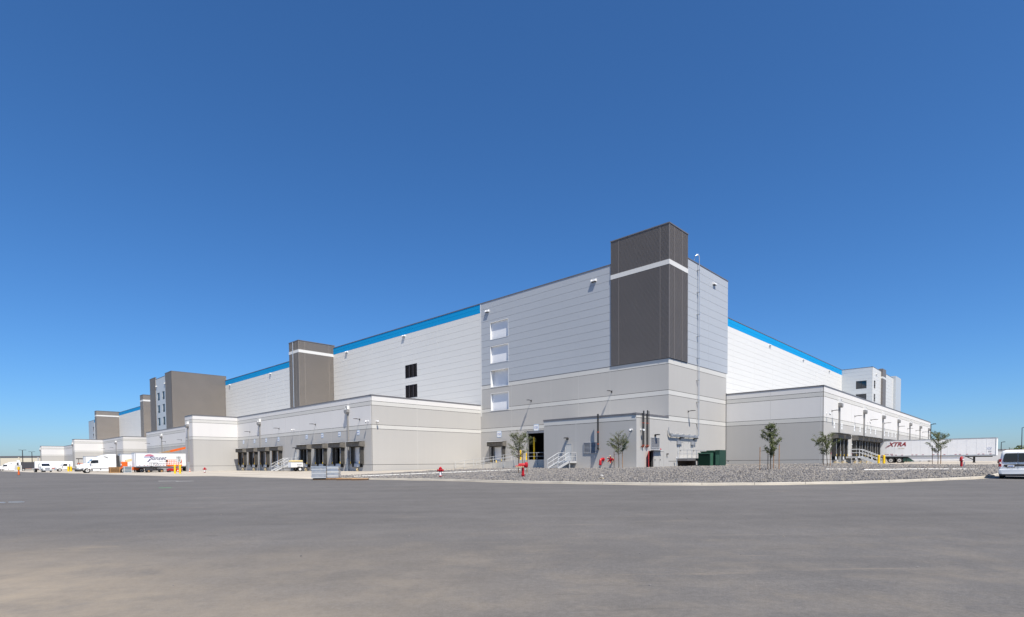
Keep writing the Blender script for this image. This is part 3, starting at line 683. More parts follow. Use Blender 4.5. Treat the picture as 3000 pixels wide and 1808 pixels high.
tiltup(FD1L, 90.5, 157.0, [101, 112, 123, 134, 145], dock_bands(0)); tiltup(FD1L, 186.8, 219.0, [197, 208], dock_bands(0)); tiltup(FD1L, 223.4, 309.2, [240, 260, 280], dock_bands(0)); tiltup(FD1L, 313.8, 383, [340], dock_bands(0))
tiltup(Face('R', 186.7), -21.5, -0.3, [-14, -7], dock_bands(0), cop_ext=(0.1, 0))
m = MB(); m.box(-21.3, 0, 86, 156.8, 11.0, 11.15); m.box(-21.3, 0, 186.9, 383, 11.0, 11.15); m.box(-21.2, 0, 156.7, 157, -0.5, 11.3); m.build('dock_roof', 'paint_gray', WH)
m = MB(); FLb.box(m, 35.1, 383, -0.2, 0.0, 11.1, 11.2); m.build('wall', 'paint_gray', WH)
OR = 0.17; FRDL, FRDR = Face('L', 18.0), Face('R', -13.3)
tiltup(FRDL, -13.24, -0.06, [-12.95, -6.5], dock_bands(OR), cop_ext=(0.1, 0))
D2 = [23.4, 27.6, 35.4, 39.3, 43.4, 47.3, 51.3, 59.3, 63.2, 67.0, 70.8, 78.7, 82.6, 86.5]
HD2 = [(c - 1.15, c + 1.15, 2.1, 4.5) for c in D2]
tiltup(FRDR, 18.0, 122.2, [25.6, 33.5, 41.5, 49.5, 57.3, 65.2, 73, 81, 88, 95.6, 103, 111, 118], dock_bands(OR), holes=HD2, cop_ext=(0.1, 0))
m = MB(); m.box(18.2, 122, -13, 8.6, 11.2, 11.35); m.box(121.9, 122.2, -13.2, 8.5, -0.5, 11.6); m.build('dock_roof', 'paint_gray', WH)
m = MB(); m.box(18.3, 122, -13, 8.5, 1.8, 2.08); m.build('dock_floor', 'concrete_plain', WH)
m = MB(); FRb.box(m, 17.86, 17.96, 0.0, 0.12, 0, 11.8); m.build('joint_trim', 'reveal', WH)

# dock shelters: hood, side pads, door, leveller, bumpers; local +x outwards, z = 0 at the dock floor
def make_shelter(dusty=False, door=1.0, hood=0.95, lit=False):
    m = MB(); m.prism([(0, 3.33), (hood, 3.20), (hood, 3.14), (0, 3.27)], 'y', -1.85, 1.85)
    fab = 'dusty_fabric'
    m.box(hood - .05, hood, -1.85, 1.85, 2.52, 3.19); m.prism([(0.02, 2.45), (hood, 2.52), (hood, 3.15), (0.02, 3.28)], 'y', 1.80, 1.86); m.prism([(0.02, 2.45), (hood, 2.52), (hood, 3.15), (0.02, 3.28)], 'y', -1.86, -1.80)
    s = m.build('dock_shelter', fab, WH)
    m = MB(); m.box(0.0, hood + .03, -1.9, 1.9, 3.33, 3.36); hd = m.build('hood_sheet', 'louver_mid', s); hd.rotation_euler = (0, 0.13, 0)
    m = MB(); m.box(0.06, 0.6, -1.55, 1.55, 2.42, 2.75); m.build('head_pad', 'black_fabric', s)
    for sg in (-1, 1):
        m = MB(); m.box(0.06, 0.62, sg * 1.15, sg * 1.58, -0.05, 2.5); p = m.build('side_pad', 'black_fabric', s)
        m = MB()
        for k in range(14): m.box(0.621, 0.635, sg * 1.17, sg * 1.40, 0.15 + k * .165, 0.15 + k * .165 + .07)
        m.build('wear_pleat', 'wood_pale' if dusty else 'galv_pale', p)
        m = MB(); m.box(0.1, 0.66, sg * 1.16, sg * 1.25, -0.02, 0.30); m.build('guide_block', 'yellow_paint', s)
        m = MB(); m.box(0.06, 0.42, sg * 0.95, sg * 1.18, -0.52, -0.02); m.build('bumper', 'black_rubber', s)
    if door > 0:
        m = MB(); z0 = 2.45 * (1 - door); n_ = 5; h = (2.45 - z0) / n_
        m.box(-0.2, -0.16, -1.2, 1.2, z0, 2.46)
        for k in range(n_): m.box(-0.165, -0.14, -1.2, 1.2, z0 + k * h + .012, z0 + (k + 1) * h - .012)
        m.build('door', 'door_white', s)
    m = MB(); m.prism([(-.1, -0.02), (0.22, -0.02), (0.30, -0.5), (-.1, -0.5)], 'y', -0.92, 0.92); m.build('leveller_lip', 'galv_pale', s)
    m = MB(); m.box(0.05, 0.16, -1.15, 1.15, -0.56, -0.50); m.build('leveller_frame', 'chassis_dark', s)
    m = MB(); m.box(0.06, 0.35, -0.18, 0.12, -1.15, -0.70); m.bar((0.3, 0.1, -0.8), (0.75, 0.55, -1.0), 0.07); m.build('trailer_hook', 'text_tan', s)
    m = MB(); m.box(0.06, 0.12, -1.95, -1.75, 1.75, 1.95); m.build('notice', 'sign_white', s)
    m = MB(); m.box(0.06, 0.16, -1.92, -1.8, 0.95, 1.25); m.bar((0.12, -1.86, 0.95), (0.12, -1.98, 0.5), 0.05); m.build('control_box', 'chassis_dark', s)
    m = MB(); m.box(0.06, 0.10, -1.95, -1.8, 0.25, 0.55); m.build('warning_label', 'text_pink', s)
    return s
def place_part(p, F, a, z): p.location = F.pt(a, 0.0, z); p.rotation_euler = (0, 0, F.rz())
protos = {}
def shelter(F, a, z, dusty, door):
    k = (dusty, door)
    if k not in protos: protos[k] = s = make_shelter(dusty, door)
    else: s = copy_tree(protos[k], WH)
    place_part(s, F, a, z); return s
for c, dr, du in zip(D1, (1, 0.0, 0.0, 0.0, 1, 1, 0.45, 0.45), (0, 0, 0, 0, 1, 1, 1, 1)): shelter(FD1L, c, 1.62, bool(du), dr)
shelter(FLb, 30.8, 1.82, False, 1)
for k, c in enumerate(D2): shelter(FRDR, c, 2.1, False, (0.0, 1, 0.45, 1, 1, 1, 1)[k % 7]).scale = (1, .84, 1)

# drive-in door with yellow guard posts inside
m = MB(); FLb.box(m, 20.7, 24.4, -0.35, -0.05, 6.15, 6.55); m.build('rolled_door', 'louver_mid', WH)
m = MB(); FLb.box(m, 24.3, 24.46, -0.3, 0.07, 1.8, 6.5); m.build('door_jamb', 'galv', WH)
for a in (20.95, 24.0):
    m = MB(); m.cyl(FLb.pt(a, -1.2, 1.6), FLb.pt(a, -1.2, 5.6), 0.14, n=10); m.build('guard_post', 'yellow_paint', WH)
m = MB(); m.box(-0.3, 12, 14, 34, 1.5, 1.8); m.build('floor', 'concrete_plain', WH)

# doors and louvres on the annex
def mandoor(F, a0, a1, z0, z1, mat='door_gray', handle=True):
    m = MB(); F.box(m, a0, a1, 0.0, 0.085, z0, z1); d = m.build('door', mat, WH)
    m = MB(); F.box(m, a0 - .07, a0, 0.0, 0.11, z0, z1 + .07); F.box(m, a1, a1 + .07, 0.0, 0.11, z0, z1 + .07); F.box(m, a0, a1, 0.0, 0.11, z1, z1 + .07); m.build('door_frame', 'paint_gray' if mat != 'red_door' else 'red_door', d)
    m = MB(); F.box(m, a0 + .08, a0 + .14, 0.085, 0.15, z0 + .95, z0 + 1.1); m.build('handle', 'chassis_dark', d)
    return d
mandoor(FLa, 9.5, 10.5, 1.72, 3.9, 'door_gray'); mandoor(FD1L, 58.6, 59.55, 1.62, 3.75); mandoor(FRb, 3.0, 4.0, 1.95, 4.05, 'paint_gray'); mandoor(FRb, 6.9, 7.8, 1.95, 4.05, 'paint_gray'); mandoor(FRDR, 30.5, 31.6, 2.1, 4.2); mandoor(FRa, -3.75, -2.6, 0.72, 2.8, 'paint_gray'); mandoor(FRa, -2.45, -1.4, 0.72, 2.8, 'paint_gray')
m = MB(); m.add([(-5.0, -.08, .75), (-5.86, -.52, .75), (-5.88, -.48, .75), (-5.0, -.03, .75), (-5.0, -.08, 2.82), (-5.86, -.52, 2.82), (-5.88, -.48, 2.82), (-5.0, -.03, 2.82)], [(3, 2, 1, 0), (4, 5, 6, 7), (0, 1, 5, 4), (1, 2, 6, 5), (2, 3, 7, 6), (3, 0, 4, 7)]); rd = m.build('door', 'red_door', WH); rd['label'] = 'red steel door standing open beside dark room'
m = MB(); m.box(-5.78, -5.7, -.54, -.47, 1.7, 1.8); m.build('handle', 'chassis_dark', rd)
m = MB(); m.box(-5.1, -3.8, 0.9, 1.2, 0.2, 3.2); m.build('room_shade', 'far_dark', WH)  # flat dark sheet painted as the unlit interior behind the doorway
def wall_louver(F, a0, a1, z0, z1, mat_s, mat_b, n_, mid=True):
    m = MB(); F.box(m, a0, a1, 0.0, 0.075, z0, z1); lv = m.build('louver', mat_b, WH)
    m = MB(); F.box(m, a0 - .06, a0 + .03, 0, 0.15, z0 - .06, z1 + .06); F.box(m, a1 - .03, a1 + .06, 0, 0.15, z0 - .06, z1 + .06); F.box(m, a0, a1, 0, 0.15, z1, z1 + .06); F.box(m, a0, a1, 0, 0.15, z0 - .06, z0)
    if mid: F.box(m, (a0 + a1) / 2 - .05, (a0 + a1) / 2 + .05, 0, 0.15, z0, z1)
    m.build('frame', mat_s, lv)
    for k in range(n_):
        zc = z0 + (k + .5) * (z1 - z0) / n_; h = (z1 - z0) / n_ * .30; m = MB()
        vs = [F.pt(a0, .075, zc + h), F.pt(a1, .075, zc + h), F.pt(a1, .145, zc - h), F.pt(a0, .145, zc - h), F.pt(a0, .075, zc + h - .03), F.pt(a1, .075, zc + h - .03), F.pt(a1, .13, zc - h), F.pt(a0, .13, zc - h)]
        m.add(vs, [(0, 1, 2, 3), (4, 5, 6, 7), (0, 1, 5, 4), (2, 3, 7, 6)]); m.build('slat', mat_s, lv)
wall_louver(FLa, 5.5, 7.5, 2.7, 3.95, 'louver_mid', 'louver_dark', 8); wall_louver(FRa, -4.55, -2.6, 3.25, 4.42, 'louver_mid', 'louver_dark', 9, mid=False)
# ---------------------------------------------------------------- things fixed to the walls
def wall_thing(name, label, cat, F, a, z, d=0.06, group=None):
    return thing(name, label, cat, F.world(a, d, z), PHI + F.rz(), group)
def proto_copy(store, key, make):
    if key not in store: store[key] = make(); return store[key]
    return copy_tree(store[key])
ST = {}
ORD = ('first', 'second', 'third', 'fourth', 'fifth', 'sixth', 'seventh', 'eighth', 'ninth', 'tenth', 'eleventh')
def put(o, F, a, z, label, cat, group=None, d=0.06):
    o.location = F.world(a, d, z); o.rotation_euler = (0, 0, PHI + F.rz()); o['label'] = label; o['category'] = cat
    if group: o['group'] = group
    elif 'group' in o: del o['group']
    return o
def make_arm_lamp():
    t = thing('wall_lamp', 'x', 'lamp')
    m = MB(); m.box(0, 0.05, -0.08, 0.08, -0.14, 0.14); m.build('wall_plate', 'bronze', t)
    m = MB(); m.tube([(0.03, 0, -.05), (0.10, 0, .02), (0.3, 0, .07), (0.5, 0, .08)], 0.045, 8); m.build('arm', 'bronze', t, smooth=True)
    m = MB(); m.loft([[(x, y, z) for (y, z) in rrect(hw, .04, .04 + h, .02, 2)] for x, hw, h in ((0.45, .06, .08), (0.6, .16, .09), (1.0, .17, .06), (1.08, .10, .045))]); m.build('lamp_head', 'bronze', t, smooth=True)
    return t
def arm_lamp(F, a, z, label, group=None): return put(proto_copy(ST, 'lamp', make_arm_lamp), F, a, z, label, 'lamp', group)
arm_lamp(FLb, 23.4, 11.25, 'black arm lamp on grey concrete wall above the drive-in door'); arm_lamp(FLb, 8.5, 11.25, 'black arm lamp on grey concrete wall above the annex roof')
arm_lamp(FRb, 5.36, 8.25, 'black arm lamp on sunlit grey wall above the conduit run')
for k, a in enumerate((38.2, 51.9, 65.8, 79.3)): arm_lamp(FD1L, a, 8.1, ORD[k] + ' black arm lamp from the corner, over the eight dock doors', 'lamps over the eight dock doors')
for k, a in enumerate((22.0, 35.5, 47.3, 59.3, 74.5, 85.4, 97.1, 108.1)): arm_lamp(FRDR, a, 8.42, ORD[k] + ' black arm lamp from the corner on the sunlit dock wall', 'lamps on the sunlit dock wall')
for a in (123.4, 137.5, 153.9): arm_lamp(FD1L, a, 8.05, 'black arm lamp on dock wall above the parked sunset trailer', 'lamps above the parked trailers')
for a in (201.5, 215.6): arm_lamp(FD1L, a, 8.03, 'small arm lamp on far dock wall above white tractor cab', 'lamps on far dock wall')
def make_camera():
    t = thing('security_camera', 'x', 'camera')
    m = MB(); m.box(0, .06, -.09, .09, -.09, .09); m.build('wall_plate', 'white_metal', t)
    m = MB(); m.bar((.05, 0, .03), (.5, 0, .03), .06); m.build('arm', 'white_metal', t)
    m = MB(); m.lathe([(.13, .02), (.14, -.08), (.12, -.18), (.02, -.20)], 12, (.45, 0, 0)); m.build('housing', 'white_metal', t, smooth=True)
    m = MB(); m.lathe([(.085, -.19), (.08, -.24), (.02, -.30)], 10, (.45, 0, 0)); m.build('dome', 'glass_dark', t, smooth=True)
    return t
def camera_at(F, a, z, label): return put(proto_copy(ST, 'cam', make_camera), F, a, z, label, 'camera')
camera_at(FD1L, 59.8, 7.65, 'white dome camera between two groups of four dock doors'); camera_at(FD1L, 35.9, 7.75, 'white dome camera at the corner end of the dock-door wall'); camera_at(FD1R, -20.8, 7.75, 'white dome camera on blank beige wall near its corner')
camera_at(FLa, 0.55, 5.35, 'white dome camera on shaded annex wall near its corner'); camera_at(FRa, -7.0, 5.35, 'white dome camera among black pipes on sunlit annex wall'); camera_at(FRDR, 19.3, 7.95, 'white dome camera at the corner of the sunlit dock wall'); camera_at(FRDR, 44.6, 8.0, 'white dome camera between lamps on sunlit dock wall')
# rain leaders with scupper head and overflow box
def make_leader(zt, zb):
    t = thing('rain_leader', 'x', 'downspout')
    m = MB(); m.box(0.02, 0.20, -0.11, 0.11, zb + 1.9, zt - 0.62); m.build('pipe', 'downspout_gray', t)
    m = MB(); m.prism([(-0.40, zt - .02), (0.40, zt - .02), (0.40, zt - .36), (0.15, zt - .62), (-0.15, zt - .62), (-0.40, zt - .36)], 'x', 0.0, 0.5); m.build('collector_head', 'downspout_gray', t)
    m = MB()
    m.box(0, .36, -.32, -.26, zt + .04, zt + .62); m.box(0, .36, .26, .32, zt + .04, zt + .62); m.box(0, .36, -.32, .32, zt + .56, zt + .62); m.box(0, .36, -.32, .32, zt + .04, zt + .10); m.build('overflow_scupper', 'white_metal', t)
    m = MB(); m.box(0, .02, -.26, .26, zt + .1, zt + .56); m.build('scupper_throat', 'louver_dark', t)
    m = MB(); m.box(-0.02, .34, -.17, .17, zb, zb + 1.9); m.build('guard_shoe', 'galv', t)
    return t
def leader(F, a, z0, zt, label, group=None):
    k = ('leader', round(zt - z0, 1)); o = proto_copy(ST, k, lambda: make_leader(zt - z0, 0.0)); return put(o, F, a, z0, label, 'downspout', group)
leader(FD1L, 74.3, 0.38, 9.75, 'grey rain leader between second and third dock doors from the white wing'); leader(FD1L, 41.5, 0.45, 9.75, 'grey rain leader beside the closed dock door at the wall corner')
leader(Face('L', -29.9), 88.4, 0.3, 9.75, 'grey rain leader on narrow shaded end of projecting dock wing')
for k, a in enumerate((25.8, 41.8, 57.4, 73.1, 88.0, 103.1, 118.1)): leader(FRDR, a, 0.95, 9.75, ORD[k] + ' grey rain leader from the corner on the sunlit dock wall', 'rain leaders on the sunlit dock wall')
for a in (140.8, 196.4): leader(FD1L, a, 0.2, 9.75, 'grey rain leader on dock wall behind the parked trailers', 'rain leaders behind the trailers')
for u_ in (221.5, 311.8): leader(Face('L', -29.9), u_, -0.1, 9.75, 'grey rain leader on far projecting dock wing', 'rain leaders on far wings')
# number plates
def plate(F, a, z, txt, label, s=0.52):
    t = wall_thing('number_sign', label, 'sign', F, a, z)
    m = MB(); m.loft([[(x, y, z_) for (y, z_) in rrect(s, -s, s, .16 * s / .5, 3)] for x in (0.0, 0.02)]); m.build('border', 'sign_blue', t)
    m = MB(); m.loft([[(x, y, z_) for (y, z_) in rrect(s - .07, -s + .07, s - .07, .12 * s / .5, 3)] for x in (0.02, 0.026)]); m.build('plate', 'sign_white', t)
    if txt: put_text(txt, s * 1.05, 'text_blue', t, (0.03, 0, 0), (1, 0, 0), bold=0.012)
    else: print_line(t, (0.03, 0, 0), (1, 0, 0), s * 1.2, s * .6, 3, 'text_blue')
plate(FLb, 22.4, 7.0, '151', 'square white number plate 151 above the drive-in door'); plate(FLb, 30.6, 6.3, '152', 'square white number plate 152 above the ramp-side dock door')
DOORW = ('closed white dock door at the wall corner', 'open dock door next to the corner door', 'open dock door two bays from the corner door', 'open dock door behind the white generator', 'closed dock door behind the dock stairs', 'closed dock door next to the stair-side one', 'half-open dock door beside the rain leader', 'half-open dock door against the beige wing')
for k, c in enumerate(D1): plate(FD1L, c - 0.15, 6.2, '', 'white number plate above the ' + DOORW[k], 0.36)
def plate_pair(F, a, label, group):
    t = wall_thing('number_sign', label, 'sign', F, a, 6.55, group=group)
    m = MB(); m.box(0, .02, -.3, .3, -.05, .42); m.build('plate', 'sign_white', t)
    m = MB(); m.box(0, .02, -.3, .3, -.5, -.12); m.build('lower_plate', 'sign_white', t)
for k, c in enumerate(D2[:11]): plate_pair(FRDR, c, ORD[k] + ' pair of white plates from the corner on the sunlit dock wall', 'plates on the sunlit dock wall')
# flood lights under the parapet
def make_pack():
    t = thing('flood_light', 'x', 'lamp')
    m = MB(); m.box(0, .30, -.42, .42, -.02, .10); m.prism([(0, .10), (.3, .10), (.12, .32), (0, .32)], 'y', -.42, -.36); m.prism([(0, .10), (.3, .10), (.12, .32), (0, .32)], 'y', .36, .42); m.build('housing', 'white_metal', t)
    m = MB(); m.box(.02, .27, -.35, .35, -.06, -.02); m.build('lens', 'chassis_dark', t); m = MB(); m.box(0, .05, -.36, .36, .10, .30); m.build('back_plate', 'white_metal', t)
    return t
def pack(F, a, z, label, group=None): return put(proto_copy(ST, 'pack', make_pack), F, a, z, label, 'lamp', group, 0.07)
pack(FLb, 33.1, 26.95, 'white flood light above the stacked white openings on grey metal wall'); pack(FLb, 11.4, 27.0, 'white flood light beside the dark corner tower on grey metal wall'); pack(FRb, 13.4, 27.0, 'white flood light on grey metal wall beside the tall conduit')
for a in (57.0, 79.0): pack(FLb, a, 26.75, 'white flood light below the blue stripe between corner tower and banded tower', 'flood lights below the near blue stripe')
for a in (120.0, 150.5): pack(FLb, a, 26.75, 'white flood light below the blue stripe between the two brown towers', 'flood lights below the far blue stripe')
for a in (62.0, 86, 110): pack(FRw, a, 26.75, 'white flood light below the blue stripe on sunlit white wall', 'flood lights on the sunlit wing')
for a in (162.2, 171.6): pack(F2w, a, 27.0, 'small flood light above the stair windows of brown tower', 'flood lights on the stair tower')
pack(FRk, 129, 26.9, 'small flood light on the far white block beside narrow windows')
# fixture boxes with long shadows above doors
def make_box_lamp():
    t = thing('door_light', 'x', 'lamp')
    m = MB(); m.box(0, .10, -.16, .16, -.12, .12); m.build('back_box', 'bronze', t); m = MB(); m.prism([(.1, .16), (.55, .16), (.6, .10), (.6, .04), (.1, .04)], 'y', -.2, .2); m.build('hood', 'bronze', t); m = MB(); m.box(.2, .5, -.14, .14, .02, .04); m.build('lens', 'sign_white', t)
    return t
def box_lamp(F, a, z, label): return put(proto_copy(ST, 'boxl', make_box_lamp), F, a, z, label, 'lamp')
box_lamp(FLa, 10.15, 4.6, 'dark hooded light above grey annex door with long shadow'); box_lamp(FD1L, 59.2, 4.35, 'dark hooded light above the dock stair door'); box_lamp(FRa, -3.55, 4.75, 'dark hooded light above the annex louvre'); box_lamp(FRb, 3.0, 4.55, 'dark hooded light over platform door beside the annex corner'); box_lamp(FRb, 7.1, 4.55, 'dark hooded light over platform door under the tall conduit'); box_lamp(FRDR, 31.0, 4.9, 'dark hooded light above the sunlit dock stair door')
for a, l in ((3.4, 'annex corner'), (7.4, 'tall conduit')):
    t = wall_thing('electrical_box', 'small grey electrical box beside door near ' + l, 'box', FRb, a - 0.9, 4.0); m = MB(); m.box(0, .22, -.42, .42, -.22, .22); m.build('enclosure', 'louver_mid', t); m = MB(); m.box(.0, .05, -.06, .06, -2.0, -.22); m.build('conduit', 'galv_pale', t)
# rain pipes and conduits on the annex
t = wall_thing('vent_pipe', 'black vent pipe with elbow on shaded annex wall', 'pipe', FLa, 5.0, 0.7); m = MB(); m.tube([(.55, 0, 6.75), (.55, 0, 2.75), (.5, -.05, 2.6), (.36, -.16, 2.5), (.05, -.3, 2.46)], .12, 10); m.build('pipe', 'bronze', t, smooth=True)
m = MB(); m.cyl((.55, 0, 4.45), (.55, 0, 4.6), .145, n=10); m.cyl((.55, 0, 3.0), (.55, 0, 3.12), .145, n=10); m.build('coupling', 'pipe_rust', t)
for k, (a, r, zt_) in enumerate(((-6.62, .085, 6.9), (-6.95, .04, 6.6), (-5.72, .085, 7.0), (-5.38, .04, 6.9), (-6.02, .035, 6.5))):
    lab = ('thick black pipe beside the wall camera on sunlit annex wall', 'thin black pipe between annex corner and thick pipe', 'thick black pipe nearer the annex louvre', 'thin black pipe beside the louvre-side thick pipe', 'thin black pipe between the two thick annex pipes')[k]
    t = wall_thing('vent_pipe', lab, 'pipe', FRa, a, 0.7); m = MB(); m.tube([(.22, 0, zt_), (.22, 0, 2.75), (.19, 0, 2.66), (.03, 0, 2.62)], r, 10); m.build('pipe', 'bronze', t, smooth=True)
    m = MB(); m.tube([(.22, 0, 2.85), (.22, 0, 2.72), (.18, 0, 2.63), (.06, 0, 2.6)], r * 1.25, 8); m.cyl((.22, 0, 5.4), (.22, 0, 5.5), r * 1.2, n=8); m.build('coupling', 'pipe_rust', t)
t = wall_thing('conduit_run', 'galvanised conduit run with tall riser and roof hook', 'conduit', FRb, 8.0, 0.7, 0.06)
m = MB(); m.tube([(.30, 0, 4.35), (.30, 0, 28.75), (.26, -.03, 28.98), (.1, -.2, 29.08), (-.1, -.38, 28.9), (-.2, -.45, 28.4)], .058, 8); m.build('riser', 'galv', t, smooth=True)
for k in range(4):
    m = MB(); zz_ = 4.05 + .075 * k; m.tube([(.22, -.05, zz_ + .2), (.24, -.15, zz_), (.24, -4.0, zz_ - .0), (.24, -7.95, zz_), (.24, -8.3, zz_ + .12 + .03 * k), (.22, -8.45, zz_ + .5), (.22, -8.47, zz_ + .9)], .05, 6); m.build('conduit', 'galv', t, smooth=True)
for y in (-.9, -2.6, -4.3, -6.0, -7.6):
    m = MB(); m.box(0, .34, y - .04, y + .04, 3.96, 4.45); m.build('bracket', 'galv', t)
for z_ in range(6, 29, 3):
    m = MB(); m.box(0, .38, -.13, .13, z_, z_ + .07); m.build('pipe_clamp', 'galv', t)
# red fire fittings on the annex
t = wall_thing('fire_elbow', 'red elbow pipe on shaded annex wall', 'fire fitting', FLa, 4.6, 0.7); m = MB(); m.tube([(.02, -.0, 1.16), (.3, 0, 1.2), (.52, 0, 1.12), (.66, 0, .92), (.68, 0, .42)], .15, 12); m.build('elbow', 'red_paint', t, smooth=True); m = MB(); m.cyl((.68, 0, .50), (.68, 0, .58), .2, n=12); m.cyl((.0, 0, 1.16), (.05, 0, 1.16), .22, n=12); m.build('flange', 'red_paint', t)
t = wall_thing('fire_inlet', 'red star-shaped fire inlet with brass caps on annex wall', 'fire fitting', FLa, 3.15, 0.7); m = MB(); m.cyl((0, 0, 1.1), (.5, 0, 1.1), .12, n=10); m.lathe([(.1, .4), (.2, .5), (.2, .62), (.05, .7)], 12, (0, 0, 1.1), 'x'); m.build('body', 'red_paint', t, smooth=True)
for k in range(6):
    an = R(30 + 60 * k); y, z_ = math.cos(an), math.sin(an); m = MB(); m.cyl((.52, y * .12, 1.1 + z_ * .12), (.66, y * .42, 1.1 + z_ * .42), .075, n=8); o = m.build('inlet', 'red_paint', t, smooth=True); m = MB(); m.cyl((.66, y * .42, 1.1 + z_ * .42), (.69, y * .48, 1.1 + z_ * .48), .095, n=8); m.build('cap', 'text_tan', o)
t = wall_thing('alarm_bell', 'small red alarm light beside the annex doors', 'alarm', FRa, -2.3, 3.05); m = MB(); m.box(0, .06, -.1, .1, -.12, .12); m.build('back_plate', 'red_paint', t); m = MB(); m.lathe([(.08, .06), (.08, .16), (.03, .2)], 10, axis='x'); m.build('beacon', 'light_red', t, smooth=True)
t = wall_thing('door_closer_light', 'small dark wall fixture beside the white annex doors', 'fixture', FRa, -0.55, 2.45); m = MB(); m.box(0, .25, -.08, .08, -.03, .1); m.build('housing', 'bronze', t); m = MB(); m.box(0, .06, -.05, .05, -.3, -.03); m.build('bracket', 'bronze', t)
t = wall_thing('canopy_shelf', 'thin grey drip shelf above the red annex door', 'fixture', FRa, -3.3, 2.92); m = MB(); m.box(0, .4, -1.3, 1.0, 0, .06); m.build('shelf', 'galv_pale', t); m = MB(); m.bar((.05, 0.9, .05), (.05, .9, .35), .04); m.build('bracket', 'galv_pale', t)

# ---------------------------------------------------------------- stairs, platforms, ramp
def railing(mb, pts, h=1.05, r=0.028, mid=True, post_every=True):
    top = [Vector(p) + Vector((0, 0, h)) for p in pts]; mb.tube(top, r, 6)
    if mid: mb.tube([Vector(p) + Vector((0, 0, h * .52)) for p in pts], r * .9, 6)
def metal_stairs(F, label, p0, p1, fa, fb, zf, zg, w=1.5, run=2.3, mat='galv_pale'):
    """platform p0..p1 along the wall, flight running straight out from its edge over fa..fb; local x outwards"""
    t = thing('metal_stairs', label, 'stairs', F.world(p0, 0.06, zg), PHI + F.rz()); sg = 1 if F.k == 'R' else -1
    Y = lambda a: sg * (a - p0); zp = zf - zg; y0, y1 = sorted((Y(p0), Y(p1))); f0, f1 = sorted((Y(fa), Y(fb))); x1 = w + run
    m = MB(); m.box(.03, w, y0, y1, zp - .06, zp); m.build('platform', 'galv', t)
    m = MB(); m.box(.03, w, y0, y0 + .05, zp - .28, zp - .06); m.box(.03, w, y1 - .05, y1, zp - .28, zp - .06); m.box(w - .05, w, y0, y1, zp - .28, zp - .06); m.build('frame', mat, t)
    n_ = max(4, int(round(zp / 0.178)))
    for y in (f0, f1 - .05):
        m = MB(); m.prism([(w, zp - .30), (w, zp), (x1, .16), (x1, 0), (x1 - .3, 0)], 'y', y, y + .05); m.build('stringer', mat, t)
    tread = MB().box(-.14, .14, f0 + .05, f1 - .05, -.04, 0).mesh('tread', 'galv')
    for k in range(1, n_): f_ = k / n_; obj('tread', tread, t, (w + run * (f_ - .3 / n_), 0, zp * (1 - f_)))
    pm_ = MB().cyl((0, 0, 0), (0, 0, 1.05), .032, n=6).mesh('post', mat)
    for y in (f0 + .025, f1 - .025):
        m = MB(); railing(m, [(x1, y, .1), (w, y, zp)], r=.038); m.build('handrail', mat, t, smooth=True)
        for f_ in (0, .5, 1): obj('post', pm_, t, (w + run * f_, y, zp + (.1 - zp) * f_))
    runs = [[(.06, y0 + .03, zp), (w - .03, y0 + .03, zp)], [(.06, y1 - .03, zp), (w - .03, y1 - .03, zp)]]
    if f0 - y0 > .3: runs.append([(w - .03, y0 + .03, zp), (w - .03, f0, zp)])
    if y1 - f1 > .3: runs.append([(w - .03, f1, zp), (w - .03, y1 - .03, zp)])
    for rn in runs:
        m = MB(); railing(m, rn, r=.034); m.build('handrail', mat, t, smooth=True)
        L_ = (Vector(rn[1]) - Vector(rn[0])).length; n2 = max(1, int(L_ / 1.3))
        for k in range(n2 + 1): obj('post', pm_, t, Vector(rn[0]).lerp(Vector(rn[1]), k / n2))
    for y in (y0 + .08, y1 - .08): m = MB(); m.box(w - .14, w - .04, y - .05, y + .05, 0, zp - .06); m.build('leg', mat, t)
    return t
metal_stairs(FLa, 'galvanised metal stairs to the grey annex door', 8.7, 10.6, 8.8, 10.5, 1.72, 0.74, 1.5, 2.2)
metal_stairs(FD1L, 'galvanised metal stairs between the two groups of dock doors', 57.0, 61.0, 59.3, 60.9, 1.62, 0.47, 1.4, 2.3)
metal_stairs(FRDR, 'galvanised metal stairs on sunlit dock wall beside yellow bollards', 30.2, 33.4, 31.2, 33.3, 2.1, 0.97, 1.6, 2.3)
# service platform by the transformer
t = thing('service_platform', 'grey metal platform with railing beside green transformer', 'platform', FRb.world(2.3, 0.06, 0.75), PHI + FRb.rz())
m = MB(); m.box(.05, 1.4, 0, 5.4, 1.12, 1.2); m.build('deck', 'galv', t); m = MB(); m.box(1.34, 1.42, 0, 5.4, .85, 1.12); m.box(.05, 1.4, -.02, .06, .85, 1.12); m.build('fascia', 'coping', t)
m = MB(); railing(m, [(.1, 0.03, 1.2), (1.38, .03, 1.2), (1.38, 5.4, 1.2)]); m.build('handrail', 'galv', t, smooth=True)
for y in (0.03, 1.35, 2.7, 4.05, 5.37): m = MB(); m.cyl((1.38, y, 1.2), (1.38, y, 2.25), .028, n=6); m.build('post', 'galv', t)
for y in (3.4, 4.5): m = MB(); m.box(1.2, 1.36, y - .08, y + .08, -.1, .85); m.build('leg', 'galv_pale', t)
m = MB(); m.box(0.0, .04, 0.1, 5.3, -.1, 1.0); m.build('deck_shade', 'wood_dark', t)  # dark board on the wall, painting the shade below the deck
